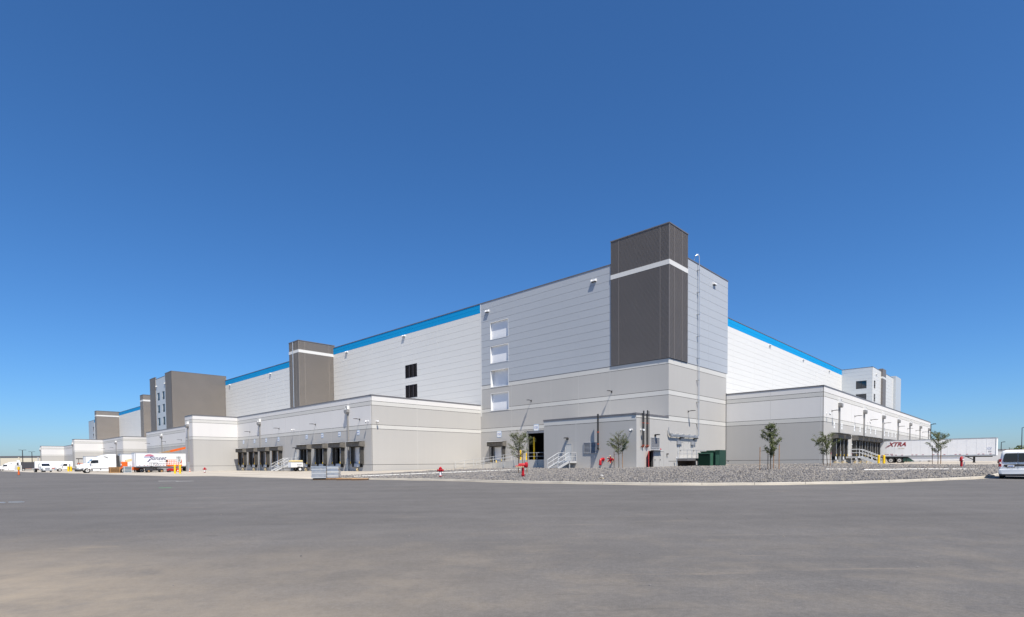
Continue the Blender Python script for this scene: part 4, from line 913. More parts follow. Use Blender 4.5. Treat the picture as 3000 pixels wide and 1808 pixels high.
# concrete ramp up to the drive-in door
rz_ = lambda u: 1.82 if u < 21 else max(0.55, 1.82 - (u - 21) * 0.088)
t = thing('concrete_ramp', 'sloping concrete ramp up to the drive-in door', 'ramp', C0, PHI)
m = MB(); us = [14.3, 17, 21, 24, 27, 30, 33, 35.0]
m.loft([[(-6.2, u, 0.2), (-6.2, u, rz_(u)), (-3.0 if u > 24.9 else -0.08, u, rz_(u)), (-3.0 if u > 24.9 else -0.08, u, 0.2)] for u in (14.3, 17, 21, 24.8)]); m.loft([[(-6.2, u, 0.2), (-6.2, u, rz_(u)), (-3.0, u, rz_(u)), (-3.0, u, 0.2)] for u in (24.8, 27, 30, 33, 35.0)]); m.build('slab', 'ramp_concrete', t)
m = MB(); m.loft([[(-6.36, u, 0.2), (-6.36, u, rz_(u) + .12), (-6.19, u, rz_(u) + .12), (-6.19, u, 0.2)] for u in us]); m.build('edge_wall', 'ramp_concrete', t)
rl = thing('ramp_railing', 'galvanised two-rail railing along the concrete ramp', 'railing', C0, PHI)
m = MB(); railing(m, [(-6.3, u, rz_(u) + .05) for u in us], 1.05, .03); m.build('handrail', 'galv_pale', rl, smooth=True)
m = MB(); railing(m, [(-3.05, u, rz_(u)) for u in (24.9, 27, 30, 33)], 1.05, .03); m.build('handrail', 'galv_pale', rl, smooth=True)
pm = MB().cyl((0, 0, -.75), (0, 0, 1.1), .03, n=6).mesh('post', 'galv_pale'); sm = MB().box(-.05, .05, -.06, .06, -.75, -.45).mesh('bracket', 'galv')
for k in range(10):
    u = 14.6 + k * 2.2; p = obj('post', pm, rl, (-6.42, u, rz_(u) + .05)); obj('bracket', sm, p)
for k in range(5): u = 25 + k * 2.0; obj('post', pm, rl, (-3.05, u, rz_(u)))
def bollard(u, v, z, h, label, group=None, r=.1):
    t = thing('bollard', label, 'bollard', Bw(u, v, z), 0, group); m = MB(); m.cyl((0, 0, -.2), (0, 0, h - .05), r, n=14); m.build('post', 'yellow_paint', t, smooth=True); m = MB(); m.lathe([(r * 1.02, h - .06), (r * .95, h - .01), (r * .6, h + .03), (.01, h + .045)], 14); m.build('cap', 'yellow_paint', t, smooth=True)
bollard(25.3, -0.6, 1.6, 1.9, 'tall yellow bollard beside the drive-in door', r=.13); bollard(19.9, -5.2, 1.75, 1.2, 'slim yellow bollard on the ramp landing'); bollard(29.4, -2.0, .6, 1.3, 'short yellow bollard in the dock pit by the ramp')
bollard(-18.6, 24.3, .82, 1.32, 'yellow bollard at the foot of the sunlit dock stairs', 'bollards by the sunlit dock stairs', .14); bollard(-19.15, 24.7, .82, 1.32, 'yellow bollard at the foot of the sunlit dock stairs', 'bollards by the sunlit dock stairs', .14)
for (u, v) in ((65.5, -38.6), (64.3, -38.2)): bollard(u, v, .2, 1.45, 'yellow bollard in front of the red lift by the speed sign', 'bollards by the speed sign', .15)
bollard(66.5, -37.6, .2, 1.1, 'short yellow bollard behind the pair by the speed sign', r=.15)
for (u, v) in ((186, -36.2), (190, -35.0)): bollard(u, v, -.05, 1.6, 'yellow bollard beside far white truck and stacked crates', 'bollards by the far truck', .28)
# ---------------------------------------------------------------- hydrants and fire service
def hydrant(u, v, z, label, s=1.0, barrel='white_metal', rz=0.0):
    t = thing('fire_hydrant', label, 'hydrant', Bw(u, v, z), PHI + rz)
    m = MB(); m.lathe([(.17 * s, -.15), (.17 * s, .05 * s), (.11 * s, .06 * s), (.11 * s, .10 * s)], 14); m.build('base', 'chassis_dark', t, smooth=True)
    m = MB(); m.lathe([(.125 * s, .06 * s), (.16 * s, .10 * s), (.16 * s, .14 * s), (.115 * s, .15 * s)], 14); m.build('flange', 'red_paint', t, smooth=True)
    m = MB(); m.lathe([(.11 * s, .10 * s), (.105 * s, .52 * s)], 14); m.build('barrel', barrel, t, smooth=True)
    m = MB(); m.lathe([(.12 * s, .48 * s), (.15 * s, .54 * s), (.16 * s, .66 * s), (.13 * s, .76 * s), (.16 * s, .77 * s), (.15 * s, .82 * s), (.07 * s, .88 * s), (.03 * s, .93 * s)], 14); m.build('bonnet', 'red_paint', t, smooth=True)
    for d in ((1, 0), (-1, 0), (0, -1)):
        m = MB(); m.cyl((d[0] * .1 * s, d[1] * .1 * s, .62 * s), (d[0] * .26 * s, d[1] * .26 * s, .62 * s), .075 * s, n=10); o = m.build('outlet', 'red_paint', t, smooth=True); m = MB(); m.cyl((d[0] * .26 * s, d[1] * .26 * s, .62 * s), (d[0] * .31 * s, d[1] * .31 * s, .62 * s), .09 * s, n=10); m.build('cap', 'red_paint', o)
hydrant(2.1, -35.7, hz(2.1, -35.7) + .1, 'red hydrant with white barrel standing in gravel near the metal sheets', 0.95)
hydrant(68.9, -33.2, hz(68.9, -33.2), 'red and white hydrant in front of the beige dock wing', 1.0)
hydrant(-38.0, 78, .9, 'small distant red hydrant in front of grey boundary wall', 1.25)
# backflow tee
t = thing('fire_standpipe', 'thick red fire standpipe with brass outlets in the gravel', 'standpipe', Bw(-4.2, -32.3, hz(-4.2, -32.3) + .06), 0); t.scale = (.85, .85, .95)
m = MB(); m.lathe([(.17, -.1), (.17, .0), (.2, .01), (.2, .06), (.16, .07)], 16); m.build('base', 'chassis_dark', t, smooth=True)
m = MB(); m.lathe([(.15, .06), (.15, .16), (.185, .17), (.185, .24), (.13, .25), (.13, .92), (.16, .93), (.16, 1.0), (.05, 1.02)], 16); m.build('riser', 'red_paint', t, smooth=True)
m = MB(); m.tube([(-.42, 0, 1.02), (-.2, 0, 1.04), (0, 0, 1.04), (.2, 0, 1.04), (.28, 0, 1.04)], [.13, .14, .15, .15, .15], 14); m.lathe([(.04, -.24), (.12, -.22), (.17, -.12), (.18, 0), (.17, .12), (.12, .22), (.04, .24)], 14, (.32, 0, 1.04)); m.build('manifold', 'red_paint', t, smooth=True)
for k in range(5): m = MB(); x = -.62 + .16 * k; m.cyl((x, -.1, .90), (x, -.24, .88), .055, n=8); o = m.build('outlet', 'rim_pale', t, smooth=True); m = MB(); m.cyl((x, -.24, .88), (x, -.29, .875), .065, n=8); m.build('cap', 'text_tan', o)
m = MB(); m.tube([(-.72, -.08, .93), (-.3, -.1, .95), (.1, -.1, .96)], .055, 8); m.build('header', 'red_paint', t, smooth=True)
t = thing('fire_post', 'slim red indicator post beside white pipe in the gravel', 'fire post', Bw(-28.6, 8.6, hz(-28.6, 8.6) + .03), 0)
m = MB(); m.cyl((0, 0, -.1), (0, 0, .72), .11, n=12); m.build('post', 'red_paint', t, smooth=True); m = MB(); m.lathe([(.12, .7), (.17, .74), (.17, .98), (.13, 1.04), (.15, 1.08), (.10, 1.16), (.03, 1.2)], 12); m.build('head', 'red_paint', t, smooth=True); m = MB(); m.box(-.05, .05, -.2, -.13, .8, .95); m.build('window', 'sign_white', t)
m = MB(); m.cyl((.26, .05, -.1), (.36, .05, .62), .05, n=8); m.build('drain_pipe', 'galv', t)
# ---------------------------------------------------------------- transformer
t = thing('transformer', 'dark green pad-mounted transformer cabinet on gravel', 'transformer', Bw(-3.1, 5.4, .74), PHI)
# local x = along the wall (v), y = towards the wall (u); the cooling fins face -x
m = MB(); m.box(-1.1, 1.9, -2.0, 1.9, -.2, .05); m.build('pad', 'concrete_plain', t)
m = MB(); m.box(0.0, 1.6, -1.0, 1.5, .06, 2.1); m.build('tank', 'green_box', t, bevel=.03)
m = MB(); m.box(-.15, 1.65, -1.05, 1.55, 2.1, 2.2); m.build('lid', 'green_box', t, bevel=.03); m = MB(); m.box(.2, 1.4, -.95, .7, 2.2, 2.32); m.build('top_hatch', 'green_box', t, bevel=.03)
for k in range(15): m = MB(); y = -.40 + k * .13; m.box(-.85, 0.0, y, y + .035, .2, 1.84); m.build('cooling_fin', 'green_box', t)
m = MB(); m.box(-.9, -.84, -.46, 1.5, 1.84, 1.95); m.box(-.9, 0, -.46, 1.5, 1.95, 1.99); m.box(-.9, 0, -.46, 1.5, .12, .2); m.build('fin_header', 'green_pale', t)
m = MB(); m.box(.1, 1.4, 1.55, 1.85, .3, 1.8); m.build('side_radiator', 'green_box', t); m = MB(); m.box(-.3, 1.7, -1.75, -1.05, .06, 2.35); m.build('cable_cabinet', 'green_box', t, bevel=.02); m = MB(); m.box(-.88, -.02, -.62, -.48, .08, 2.0); m.build('corner_post', 'green_pale', t); m = MB(); m.box(-.32, -.30, -1.70, -1.1, .3, 1.7); m.build('cabinet_door', 'green_pale', t)
t.scale = (1, .82, .95)
for (u, v, lab) in ((-0.9, 16.8, 'short metal valve stem between transformer and wall corner'), (-0.5, 1.3, 'grey guard pipe beside the service platform')):
    t = thing('guard_pipe', lab, 'pipe', Bw(u, v, .75)); hgt = .7 if v > 10 else 1.25; m = MB(); m.cyl((0, 0, -.1), (0, 0, hgt), .05, n=8); m.build('pipe', 'galv', t); m = MB(); m.box(-.1, .1, -.07, .07, hgt, hgt + .1); m.build('cap', 'bronze' if v > 10 else 'white_metal', t)
# ---------------------------------------------------------------- staked young trees
def tree(u, v, h, w, label, seed, stakes, bottom=0.33, lean=0.0, nleaf=4200, dens=1.0, mound=0.0, shape='oval'):
    r_ = random.Random(seed); z0 = hz(u, v) + .05 + mound
    t = thing('young_tree', label, 'tree', Bw(u, v, z0))
    m = MB(); tip = Vector((lean * h * .1 + r_.uniform(-.1, .1), r_.uniform(-.1, .1), h * .93))
    pts = [Vector((0, 0, -.15))] + [Vector((tip.x * f + r_.uniform(-.03, .03), tip.y * f + r_.uniform(-.03, .03), tip.z * f)) for f in (.2, .4, .6, .8, 1)]
    m.tube(pts, [.045, .04, .034, .026, .018, .006], 7); tw = []
    for k in range(46):
        f = bottom + (0.97 - bottom) * r_.random() ** 0.9; zc = f * h
        b = tip * f + Vector((0, 0, 0)); an = r_.uniform(0, 6.283); g = (f - bottom) / (1 - bottom)
        prof = {'oval': math.sin(math.pi * min(.95, .25 + .7 * g)) if g < .9 else .45, 'cone': 1.0 - .72 * g, 'vase': .45 + .6 * g if g < .8 else .8}[shape]
        ln = w * .5 * prof * r_.uniform(.4, 1.3)
        e = b + Vector((math.cos(an) * ln, math.sin(an) * ln, ln * r_.uniform(.35, 1.25)))
        mid_ = b.lerp(e, .5) + Vector((0, 0, -ln * .08)); m.tube([b, mid_, e], [.014, .009, .003], 5); tw.append((b, mid_, e))
        for j in range(3):
            s_ = b.lerp(e, r_.uniform(.35, .85)); a2 = an + r_.uniform(-1.1, 1.1); l2 = ln * r_.uniform(.25, .5); e2 = s_ + Vector((math.cos(a2) * l2, math.sin(a2) * l2, l2 * r_.uniform(-.1, .8))); m.tube([s_, e2], [.006, .002], 4); tw.append((s_, s_.lerp(e2, .5), e2))
    m.build('trunk', 'bark', t, smooth=True)
    vs = []; fs = []; wts = [r_.random() ** 2.2 * (e - b).length for b, md, e in tw]
    for k in range(int(nleaf * dens)):
        b, md, e = r_.choices(tw, wts)[0]; f = r_.random() ** .6; p = (b.lerp(md, f * 2) if f < .5 else md.lerp(e, f * 2 - 1)) + Vector((r_.gauss(0, .075), r_.gauss(0, .075), r_.gauss(0, .075)))
        l = r_.uniform(.06, .115); wd = l * r_.uniform(.32, .5); d = Vector((r_.gauss(0, 1), r_.gauss(0, 1), r_.gauss(-.1, .7))).normalized(); s_ = d.cross(Vector((r_.gauss(0, 1), r_.gauss(0, 1), r_.gauss(0, 1)))).normalized(); n_ = d.cross(s_)
        i = len(vs); vs += [p, p + d * l * .5 + s_ * wd + n_ * l * .1, p + d * l, p + d * l * .5 - s_ * wd + n_ * l * .1]; fs += [(i, i + 1, i + 2), (i, i + 2, i + 3)]
    mb = MB(); mb.v = vs; mb.f = fs
    me = bpy.data.meshes.new('crown'); me.from_pydata([tuple(p) for p in vs], [], fs); me.materials.append(MATS['leaf']); me.update(); c = obj('crown', me, t); c['kind'] = 'stuff'
    for (sx, sy, sh, mt) in stakes:
        m = MB(); m.cyl((sx, sy, -.2), (sx + r_.uniform(-.06, .06), sy, sh), .033, n=8); s = m.build('stake', mt, t); 
        m = MB(); m.tube([(sx, sy, sh * .82), (sx * .3, sy * .3 + .03, sh * .84), (0, 0, sh * .82)], .012, 5); m.build('tie', 'black_rubber', s)
    return t
tree(2.79, -25.3, 4.15, 2.5, 'young staked tree behind the thick red standpipe', 3, [(-.02, -.35, 2.2, 'wood_dark'), (.42, .2, 2.0, 'wood_stake'), (.85, .1, 2.2, 'wood_stake')], bottom=.33, lean=.4, dens=.55, shape='oval')
tree(0.9, -10.2, 4.3, 2.4, 'young staked tree in front of the annex by the red fire inlet', 5, [(-.55, 0, 2.0, 'wood_dark'), (.45, .1, 2.1, 'wood_stake')], bottom=.35, lean=-.2, dens=.62, shape='oval')
tree(-16.7, -12.5, 4.45, 2.0, 'tall narrow staked tree in front of blank grey dock wall', 8, [(-.95, .1, 2.1, 'wood_stake'), (-.35, -.2, 2.0, 'wood_dark'), (.75, 0, 2.3, 'wood_stake'), (1.5, 2.6, 1.9, 'wood_stake')], bottom=.25, lean=.25, dens=1.0, shape='cone')
tree(-17.0, 5.2, 3.9, 2.3, 'loose young tree with two stakes at the corner of the sunlit dock', 13, [(-.45, 0, 2.0, 'wood_dark'), (.35, .1, 2.0, 'wood_stake')], bottom=.3, lean=-.5, dens=.8, shape='oval')
tree(-25.3, 22.0, 4.3, 2.2, 'young staked tree in front of the maroon-lettered trailer', 21, [(-.7, 0, 2.3, 'wood_dark'), (.28, -.1, 2.3, 'wood_stake'), (.5, .2, 2.1, 'wood_stake')], bottom=.3, lean=.3, dens=.7, mound=.12, shape='oval')
# pipes and litter lying on the gravel
def lying_pipe(pts, r, mat, name, label, cat):
    m = MB(); m.tube([(*Bw(u, v).to_2d(), hz(u, v) + dz) for u, v, dz in pts], r, 6); return tag(m.build(name, mat, smooth=True), label, cat)
lying_pipe([(11.2, -38.6, .15), (11.6, -34, .14), (11.9, -27, .12), (11.8, -20, .11), (11.4, -14, .1)], .05, 'pvc', 'plastic_pipe', 'long white plastic pipe on the gravel running towards the annex', 'pipe')
lying_pipe([(-23.2, -8.6, .13), (-26.2, -3.2, .15), (-29, -.4, .15), (-31.9, 1.7, .13)], .05, 'pvc', 'plastic_pipe', 'white plastic pipe on the gravel in front of the red indicator post', 'pipe')
lying_pipe([(-20.1, -8.0, .11), (-22.0, -6.2, .11)], .04, 'pvc', 'plastic_pipe', 'short white plastic pipe on gravel near the sunlit dock corner', 'pipe')
lying_pipe([(-25.5, 4, .12), (-26.5, 6, .16), (-27.2, 7.5, .11)], .03, 'wood_dark', 'rebar', 'dark bent rod lying on gravel below the trailer-side tree', 'rod')
for k, (u, v, s, lab, mt) in enumerate(((-2.1, -34.0, .22, 'scrap of white paper beside the red standpipe', 'sign_white'), (-12.6, -33.5, .25, 'scrap of tan cardboard on gravel near the kerb', 'text_tan'), (-9.5, -29.0, .2, 'scrap of white paper in the middle of the gravel', 'sign_white'), (-15, -18, .25, 'white flattened bag on gravel below the transformer', 'pvc'))):
    z = hz(u, v) + .16; m = MB(); r_ = random.Random(k); pts = [(math.cos(a) * s * r_.uniform(.6, 1.1), math.sin(a) * s * .6 * r_.uniform(.6, 1.1), r_.uniform(-.02, .03)) for a in np.linspace(0, 6.28, 8)[:-1]]
    m.add(pts + [(x, y, z_ - .012) for x, y, z_ in pts], [tuple(range(7)), tuple(range(13, 6, -1))] + [(i, (i + 1) % 7, 7 + (i + 1) % 7, 7 + i) for i in range(7)]); o = m.build('litter', mt, loc=Bw(u, v, z)); tag(o, lab, 'litter')
# ---------------------------------------------------------------- stacked sheets and pallets on the asphalt
zb = hz(9.3, -41.6)
st = thing('sheet_stack', 'stack of grey corrugated metal sheets beside the kerb', 'metal sheets', Bw(10.0, -41.7, zb + .16), R(8))
for k in range(9):
    z = k * .115; off = random.uniform(-.03, .03)
    m = MB(); m.box(-1.22 + off, -.02, -.6, .6, z, z + .075); m.box(-1.22 + off, -.02, -.62, -.6, z + .01, z + .1); m.build('sheet', 'galv' if k % 3 else 'panel_gray', st)
    m = MB(); m.box(.05, 1.0 + off, -.55, .6, z, z + .075); m.box(.05, 1.0 + off, -.57, -.55, z + .01, z + .1); m.build('sheet', 'panel_pale' if k % 3 == 1 else 'galv', st)
def pallet(u, v, z, rz, label, L=1.3, W=1.1):
    t = thing('pallet', label, 'pallet', Bw(u, v, z), rz)
    for k in range(7): m = MB(); y = -W / 2 + (k + .5) * W / 7; m.box(-L / 2, L / 2, y - .05, y + .05, .115, .14); m.build('board', 'wood_pale', t)
    for y in (-W / 2 + .05, 0, W / 2 - .05): m = MB(); m.box(-L / 2, L / 2, y - .04, y + .04, .025, .115); m.build('runner', 'wood_dark', t)
    for k in range(3): m = MB(); y = (-W / 2 + .07, 0, W / 2 - .07)[k]; m.box(-L / 2, L / 2, y - .05, y + .05, 0, .025); m.build('board', 'wood_pale', t)
pallet(10.3, -42.05, zb + .004, R(8), 'wooden pallet under the stack of metal sheets', 1.35, 1.15); pallet(9.3, -41.5, zb + .004, R(8), 'wooden pallet under the paler end of the metal sheets', 1.15, 1.1); pallet(7.6, -41.3, zb + .004, R(3), 'empty wooden pallet beside the stack of metal sheets', 1.5, 1.0); pallet(6.1, -40.9, zb + .004, R(10), 'empty wooden pallet farther along the kerb from the sheets', 1.3, .9)
# small marks and debris on the asphalt
def flat_mark(name, u, v, L, W, rz, mat, label, cat, th=.012):
    p = Bw(u, v); z = float(HZ([(p.x, p.y)])[0]); m = MB(); m.box(-L / 2, L / 2, -W / 2, W / 2, -.02, th); o = m.build(name, mat, loc=(p.x, p.y, z), rz=rz); return tag(o, label, cat)
def world_mark(name, x, y, L, W, rz, mat, label, cat, th=.012, dz=0.0):
    z = float(HZ([(x, y)])[0]); m = MB(); m.box(-L / 2, L / 2, -W / 2, W / 2, -.02, th); return tag(m.build(name, mat, loc=(x, y, z + dz), rz=rz), label, cat)
world_mark('lath', -20.9, 23.1, .55, .05, R(12), 'galv', 'thin metal lath lying on asphalt beyond the dust drift', 'lath', .03); world_mark('lath', -21.35, 22.9, .3, .05, R(10), 'galv', 'short metal offcut lying on asphalt at the lot edge', 'lath', .03)
# ---------------------------------------------------------------- vehicles (x forward, y left, z up from the ground)
def wheel(t, x, y, r=.5, w=.28, rim='rim_pale', out=1, name='wheel', dual=False):
    """tyre with a dished rim on its outer side (out = +1/-1 along y)"""
    m = MB(); ww = w * (2.1 if dual else 1)
    m.lathe([(r * .58, -ww / 2), (r * .9, -ww / 2), (r, -ww * .36), (r, ww * .36), (r * .9, ww / 2), (r * .58, ww / 2)], 22, axis='y', caps=False); o = m.build(name, 'black_rubber', t, (x, y, r), smooth=True)
    m = MB(); e = out * ww / 2; m.lathe([(r * .585, e), (r * .56, e * .98), (r * .5, e * .72), (r * .28, e * .70), (r * .22, e * .95), (r * .05, e * .97)], 18, axis='y'); m.build('rim', rim, o, smooth=True)
    m = MB(); m.lathe([(r * .16, e * .98), (r * .15, e * 1.12), (r * .02, e * 1.13)], 10, axis='y'); m.build('hub', 'chassis_dark', o)
    return o
def semi_trailer(loc, rz, label, L=16.15, W=2.59, H=4.11, skirt=None, seams=True, side=-1, tape=True, rail='trailer_rail'):
    t = thing('semi_trailer', label, 'trailer', loc, rz); hl = L / 2; hw = W / 2
    m = MB(); rn = .16
    pl = [(-hl, -hw), (hl - rn, -hw), (hl - .05, -hw + .05), (hl, -hw + rn), (hl, hw - rn), (hl - .05, hw - .05), (hl - rn, hw), (-hl, hw)]
    m.prism(pl, 'z', 1.22, H - .03); m.build('body', 'trailer_white', t)
    m = MB(); m.prism([(x * 1.002, y * 1.008) for x, y in pl], 'z', H - .16, H); m.build('top_rail', rail, t)
    m = MB(); m.box(-hl, hl - .2, -hw - .012, -hw, 1.18, 1.36); m.box(-hl, hl - .2, hw, hw + .012, 1.18, 1.36); m.box(-hl, hl - .15, -hw + .02, hw - .02, 1.12, 1.22); m.build('bottom_rail', rail, t)
    if seams:
        n_ = 13
        for k in range(1, n_): x = -hl + k * L / n_; m = MB(); m.box(x - .035, x + .035, side * hw, side * (hw + .014), 1.36, H - .16); m.build('side_post', 'trailer_rail' if False else 'trailer_white', t)
    m = MB(); m.box(hl - .22, hl - .10, side * hw, side * (hw + .016), 1.2, H - .1); m.build('corner_post', rail, t)
    for x in (-hl + 1.9, -hl + 3.15):
        for s in (-1, 1): wheel(t, x, s * (hw - .32), .51, .28, out=s, dual=True)
    m = MB(); m.box(-hl + .9, -hl + 4.2, -.55, .55, .85, 1.12); m.box(-hl + .2, hl - .6, -.5, -.42, .98, 1.12); m.box(-hl + .2, hl - .6, .42, .5, .98, 1.12); m.cyl((-hl + 1.9, -hw + .2, .51), (-hl + 1.9, hw - .2, .51), .08); m.cyl((-hl + 3.15, -hw + .2, .51), (-hl + 3.15, hw - .2, .51), .08); m.build('bogie', 'chassis_dark', t)
    m = MB(); x = hl - 2.9
    for s in (-1, 1): m.box(x - .1, x + .1, s * .75 - .09, s * .75 + .09, .1, 1.15); m.box(x - .17, x + .17, s * .75 - .15, s * .75 + .15, 0.02, .1); m.bar((x - 1.1, s * .75, 1.12), (x - .05, s * .75, .5), .07)
    m.bar((x, -.75, .75), (x, .75, .75), .07); m.build('landing_gear', 'chassis_dark', t)
    m = MB(); m.box(-hl - .02, -hl + .1, -1.0, 1.0, .5, .62); m.box(-hl - .02, -hl + .08, -.6, -.5, .55, 1.15); m.box(-hl - .02, -hl + .08, .5, .6, .55, 1.15); m.build('underride_bar', 'chassis_dark', t)
    if tape:
        for k in range(11):
            x = -hl + .7 + k * (L - 1.4) / 10
            m = MB(); m.box(x - .22, x + .05, side * (hw + .012), side * (hw + .02), 1.43, 1.49); m.build('reflector', 'light_red', t)
            if k % 2: m = MB(); m.box(x + .35, x + .62, side * (hw + .012), side * (hw + .02), 1.43, 1.49); m.build('reflector', 'light_red', t)
    return t
# trailer with maroon lettering, docked on the sunlit side
XL = 16.15; xt = semi_trailer(Bw(-13.55 - XL / 2, 53.0 + 1.3, .88), PHI - math.pi / 2, 'long white box trailer with maroon lettering docked on the sunlit side')
hl = XL / 2; yS = -1.295 - .016
put_text('XTRA', 1.0, 'text_maroon', xt, (-hl + 2.75, yS, 3.32), (0, -1, 0), shear=.38, bold=.035)
for k in (0, 1): m = MB(); x = -hl + .98 + k * .15; m.add([(x, yS, 2.72), (x + .08, yS, 2.72), (x + .62, yS, 3.25), (x + .54, yS, 3.25)], [(0, 1, 2, 3)]); m.build('swoosh', 'text_maroon', xt)
put_text('L E A S E', .24, 'text_tan', xt, (-hl + 3.4, yS, 2.62), (0, -1, 0), bold=.008)
m = MB(); m.add([(-hl + 8.0, yS, 2.05), (-hl + 8.32, yS, 1.72), (-hl + 8.64, yS, 2.05), (-hl + 8.32, yS, 2.38)], [(0, 1, 2, 3)]); m.build('placard', 'text_gray', xt)
put_text('ICS', .42, 'text_lilac', xt, (hl - 1.0, yS, 2.35), (0, -1, 0), shear=.25, bold=.01); print_line(xt, (hl - .85, yS, 1.85), (0, -1, 0), .4, .22, 2, 'text_gray'); print_line(xt, (-hl + 1.6, yS, 1.62), (0, -1, 0), 1.5, .1, 14, 'text_maroon')
m = MB(); m.add([(-hl + 5.2, -1.2, .45), (hl - 4.0, -1.2, .55), (hl - 4.0, -1.2, 1.12), (-hl + 4.4, -1.2, 1.12), (-hl + 5.2, -1.17, .45), (hl - 4.0, -1.17, .55), (hl - 4.0, -1.17, 1.12), (-hl + 4.4, -1.17, 1.12)], [(0, 1, 2, 3), (4, 5, 6, 7), (0, 1, 5, 4), (1, 2, 6, 5), (2, 3, 7, 6), (3, 0, 4, 7)]); m.build('side_skirt', 'trailer_white', xt)
m = MB(); m.box(-hl + 3.7, -hl + 5.3, -1.19, -1.16, .3, .95); m.build('mud_skirt', 'skirt_green', xt); m = MB(); m.box(-hl + .9, -hl + 1.0, -1.2, -.6, .25, 1.1); m.box(-hl + 4.1, -hl + 4.2, -1.2, -.6, .25, 1.1); m.build('mud_flap', 'black_rubber', xt)
# trailer with sunset lettering and its neighbours on the shaded side
RL = PHI + math.pi
def left_trailer(u, vn, label, L=16.15, H=4.11, **k):
    z = hz(u, vn + L / 2) + .0; return semi_trailer(Bw(u + 1.3, vn + L / 2, max(.05, hz(u, vn))), RL, label, L=L, H=H, side=1, **k)
ss = left_trailer(97.6, -37.2, 'white box trailer with blue sunset lettering beside dock wing', L=15.6); hs = 7.8; yS = 1.295 + .016
n_ = 20; m = MB()
for lo_, hi_, rr in ((.0, .30, 1.0), (.36, .58, .95), (.64, .78, .9)):
    pass
cx, cz, rad = hs - 2.55, 3.0, .78
for k in range(7):
    z0 = cz + k * rad / 7; z1 = z0 + rad / 7 * .82; x0 = math.sqrt(max(0, rad ** 2 - (z0 - cz) ** 2)); x1 = math.sqrt(max(0, rad ** 2 - (z1 - cz) ** 2))
    m = MB(); m.add([(cx - x0 * 1.25, yS, z0), (cx + x0 * 1.25, yS, z0), (cx + x1 * 1.25, yS, z1), (cx - x1 * 1.25, yS, z1)], [(0, 1, 2, 3)]); m.build('emblem_stripe', 'text_lilac' if k < 3 else 'text_pink', ss)
put_text('Sunset', 1.15, 'text_navy', ss, (hs - 3.9, yS + .01, 2.95), (0, 1, 0), shear=.45, bold=.0); print_line(ss, (hs - 5.2, yS, 2.3), (0, 1, 0), 2.0, .12, 18, 'text_gray'); print_line(ss, (hs - 4.6, yS, 1.78), (0, 1, 0), 3.1, .13, 26, 'text_navy'); m = MB(); m.add([(hs - 2.1, yS + .01, 2.2), (hs - 2.35, yS + .01, 2.2), (hs - 2.75, yS + .01, 2.65), (hs - 2.5, yS + .01, 2.62)], [(0, 1, 2, 3)]); m.build('flourish', 'text_navy', ss)
left_trailer(104.0, -35.6, 'plain white trailer squeezed between two lettered trailers', L=14.0, tape=False)
rt_ = left_trailer(109.6, -37.2, 'white trailer with small red script hitched to white tractor', L=16.15)
print_line(rt_, (8.07 - 3.2, yS, 2.85), (0, 1, 0), 1.5, .5, 4, 'text_maroon', .4); print_line(rt_, (8.07 - 3.4, yS, 2.35), (0, 1, 0), 1.6, .1, 14, 'text_gray')
left_trailer(146.0, -38.0, 'plain white trailer behind the hood of white tractor', tape=False); left_trailer(151.8, -37.0, 'plain white trailer farther down the shaded dock row', tape=False)
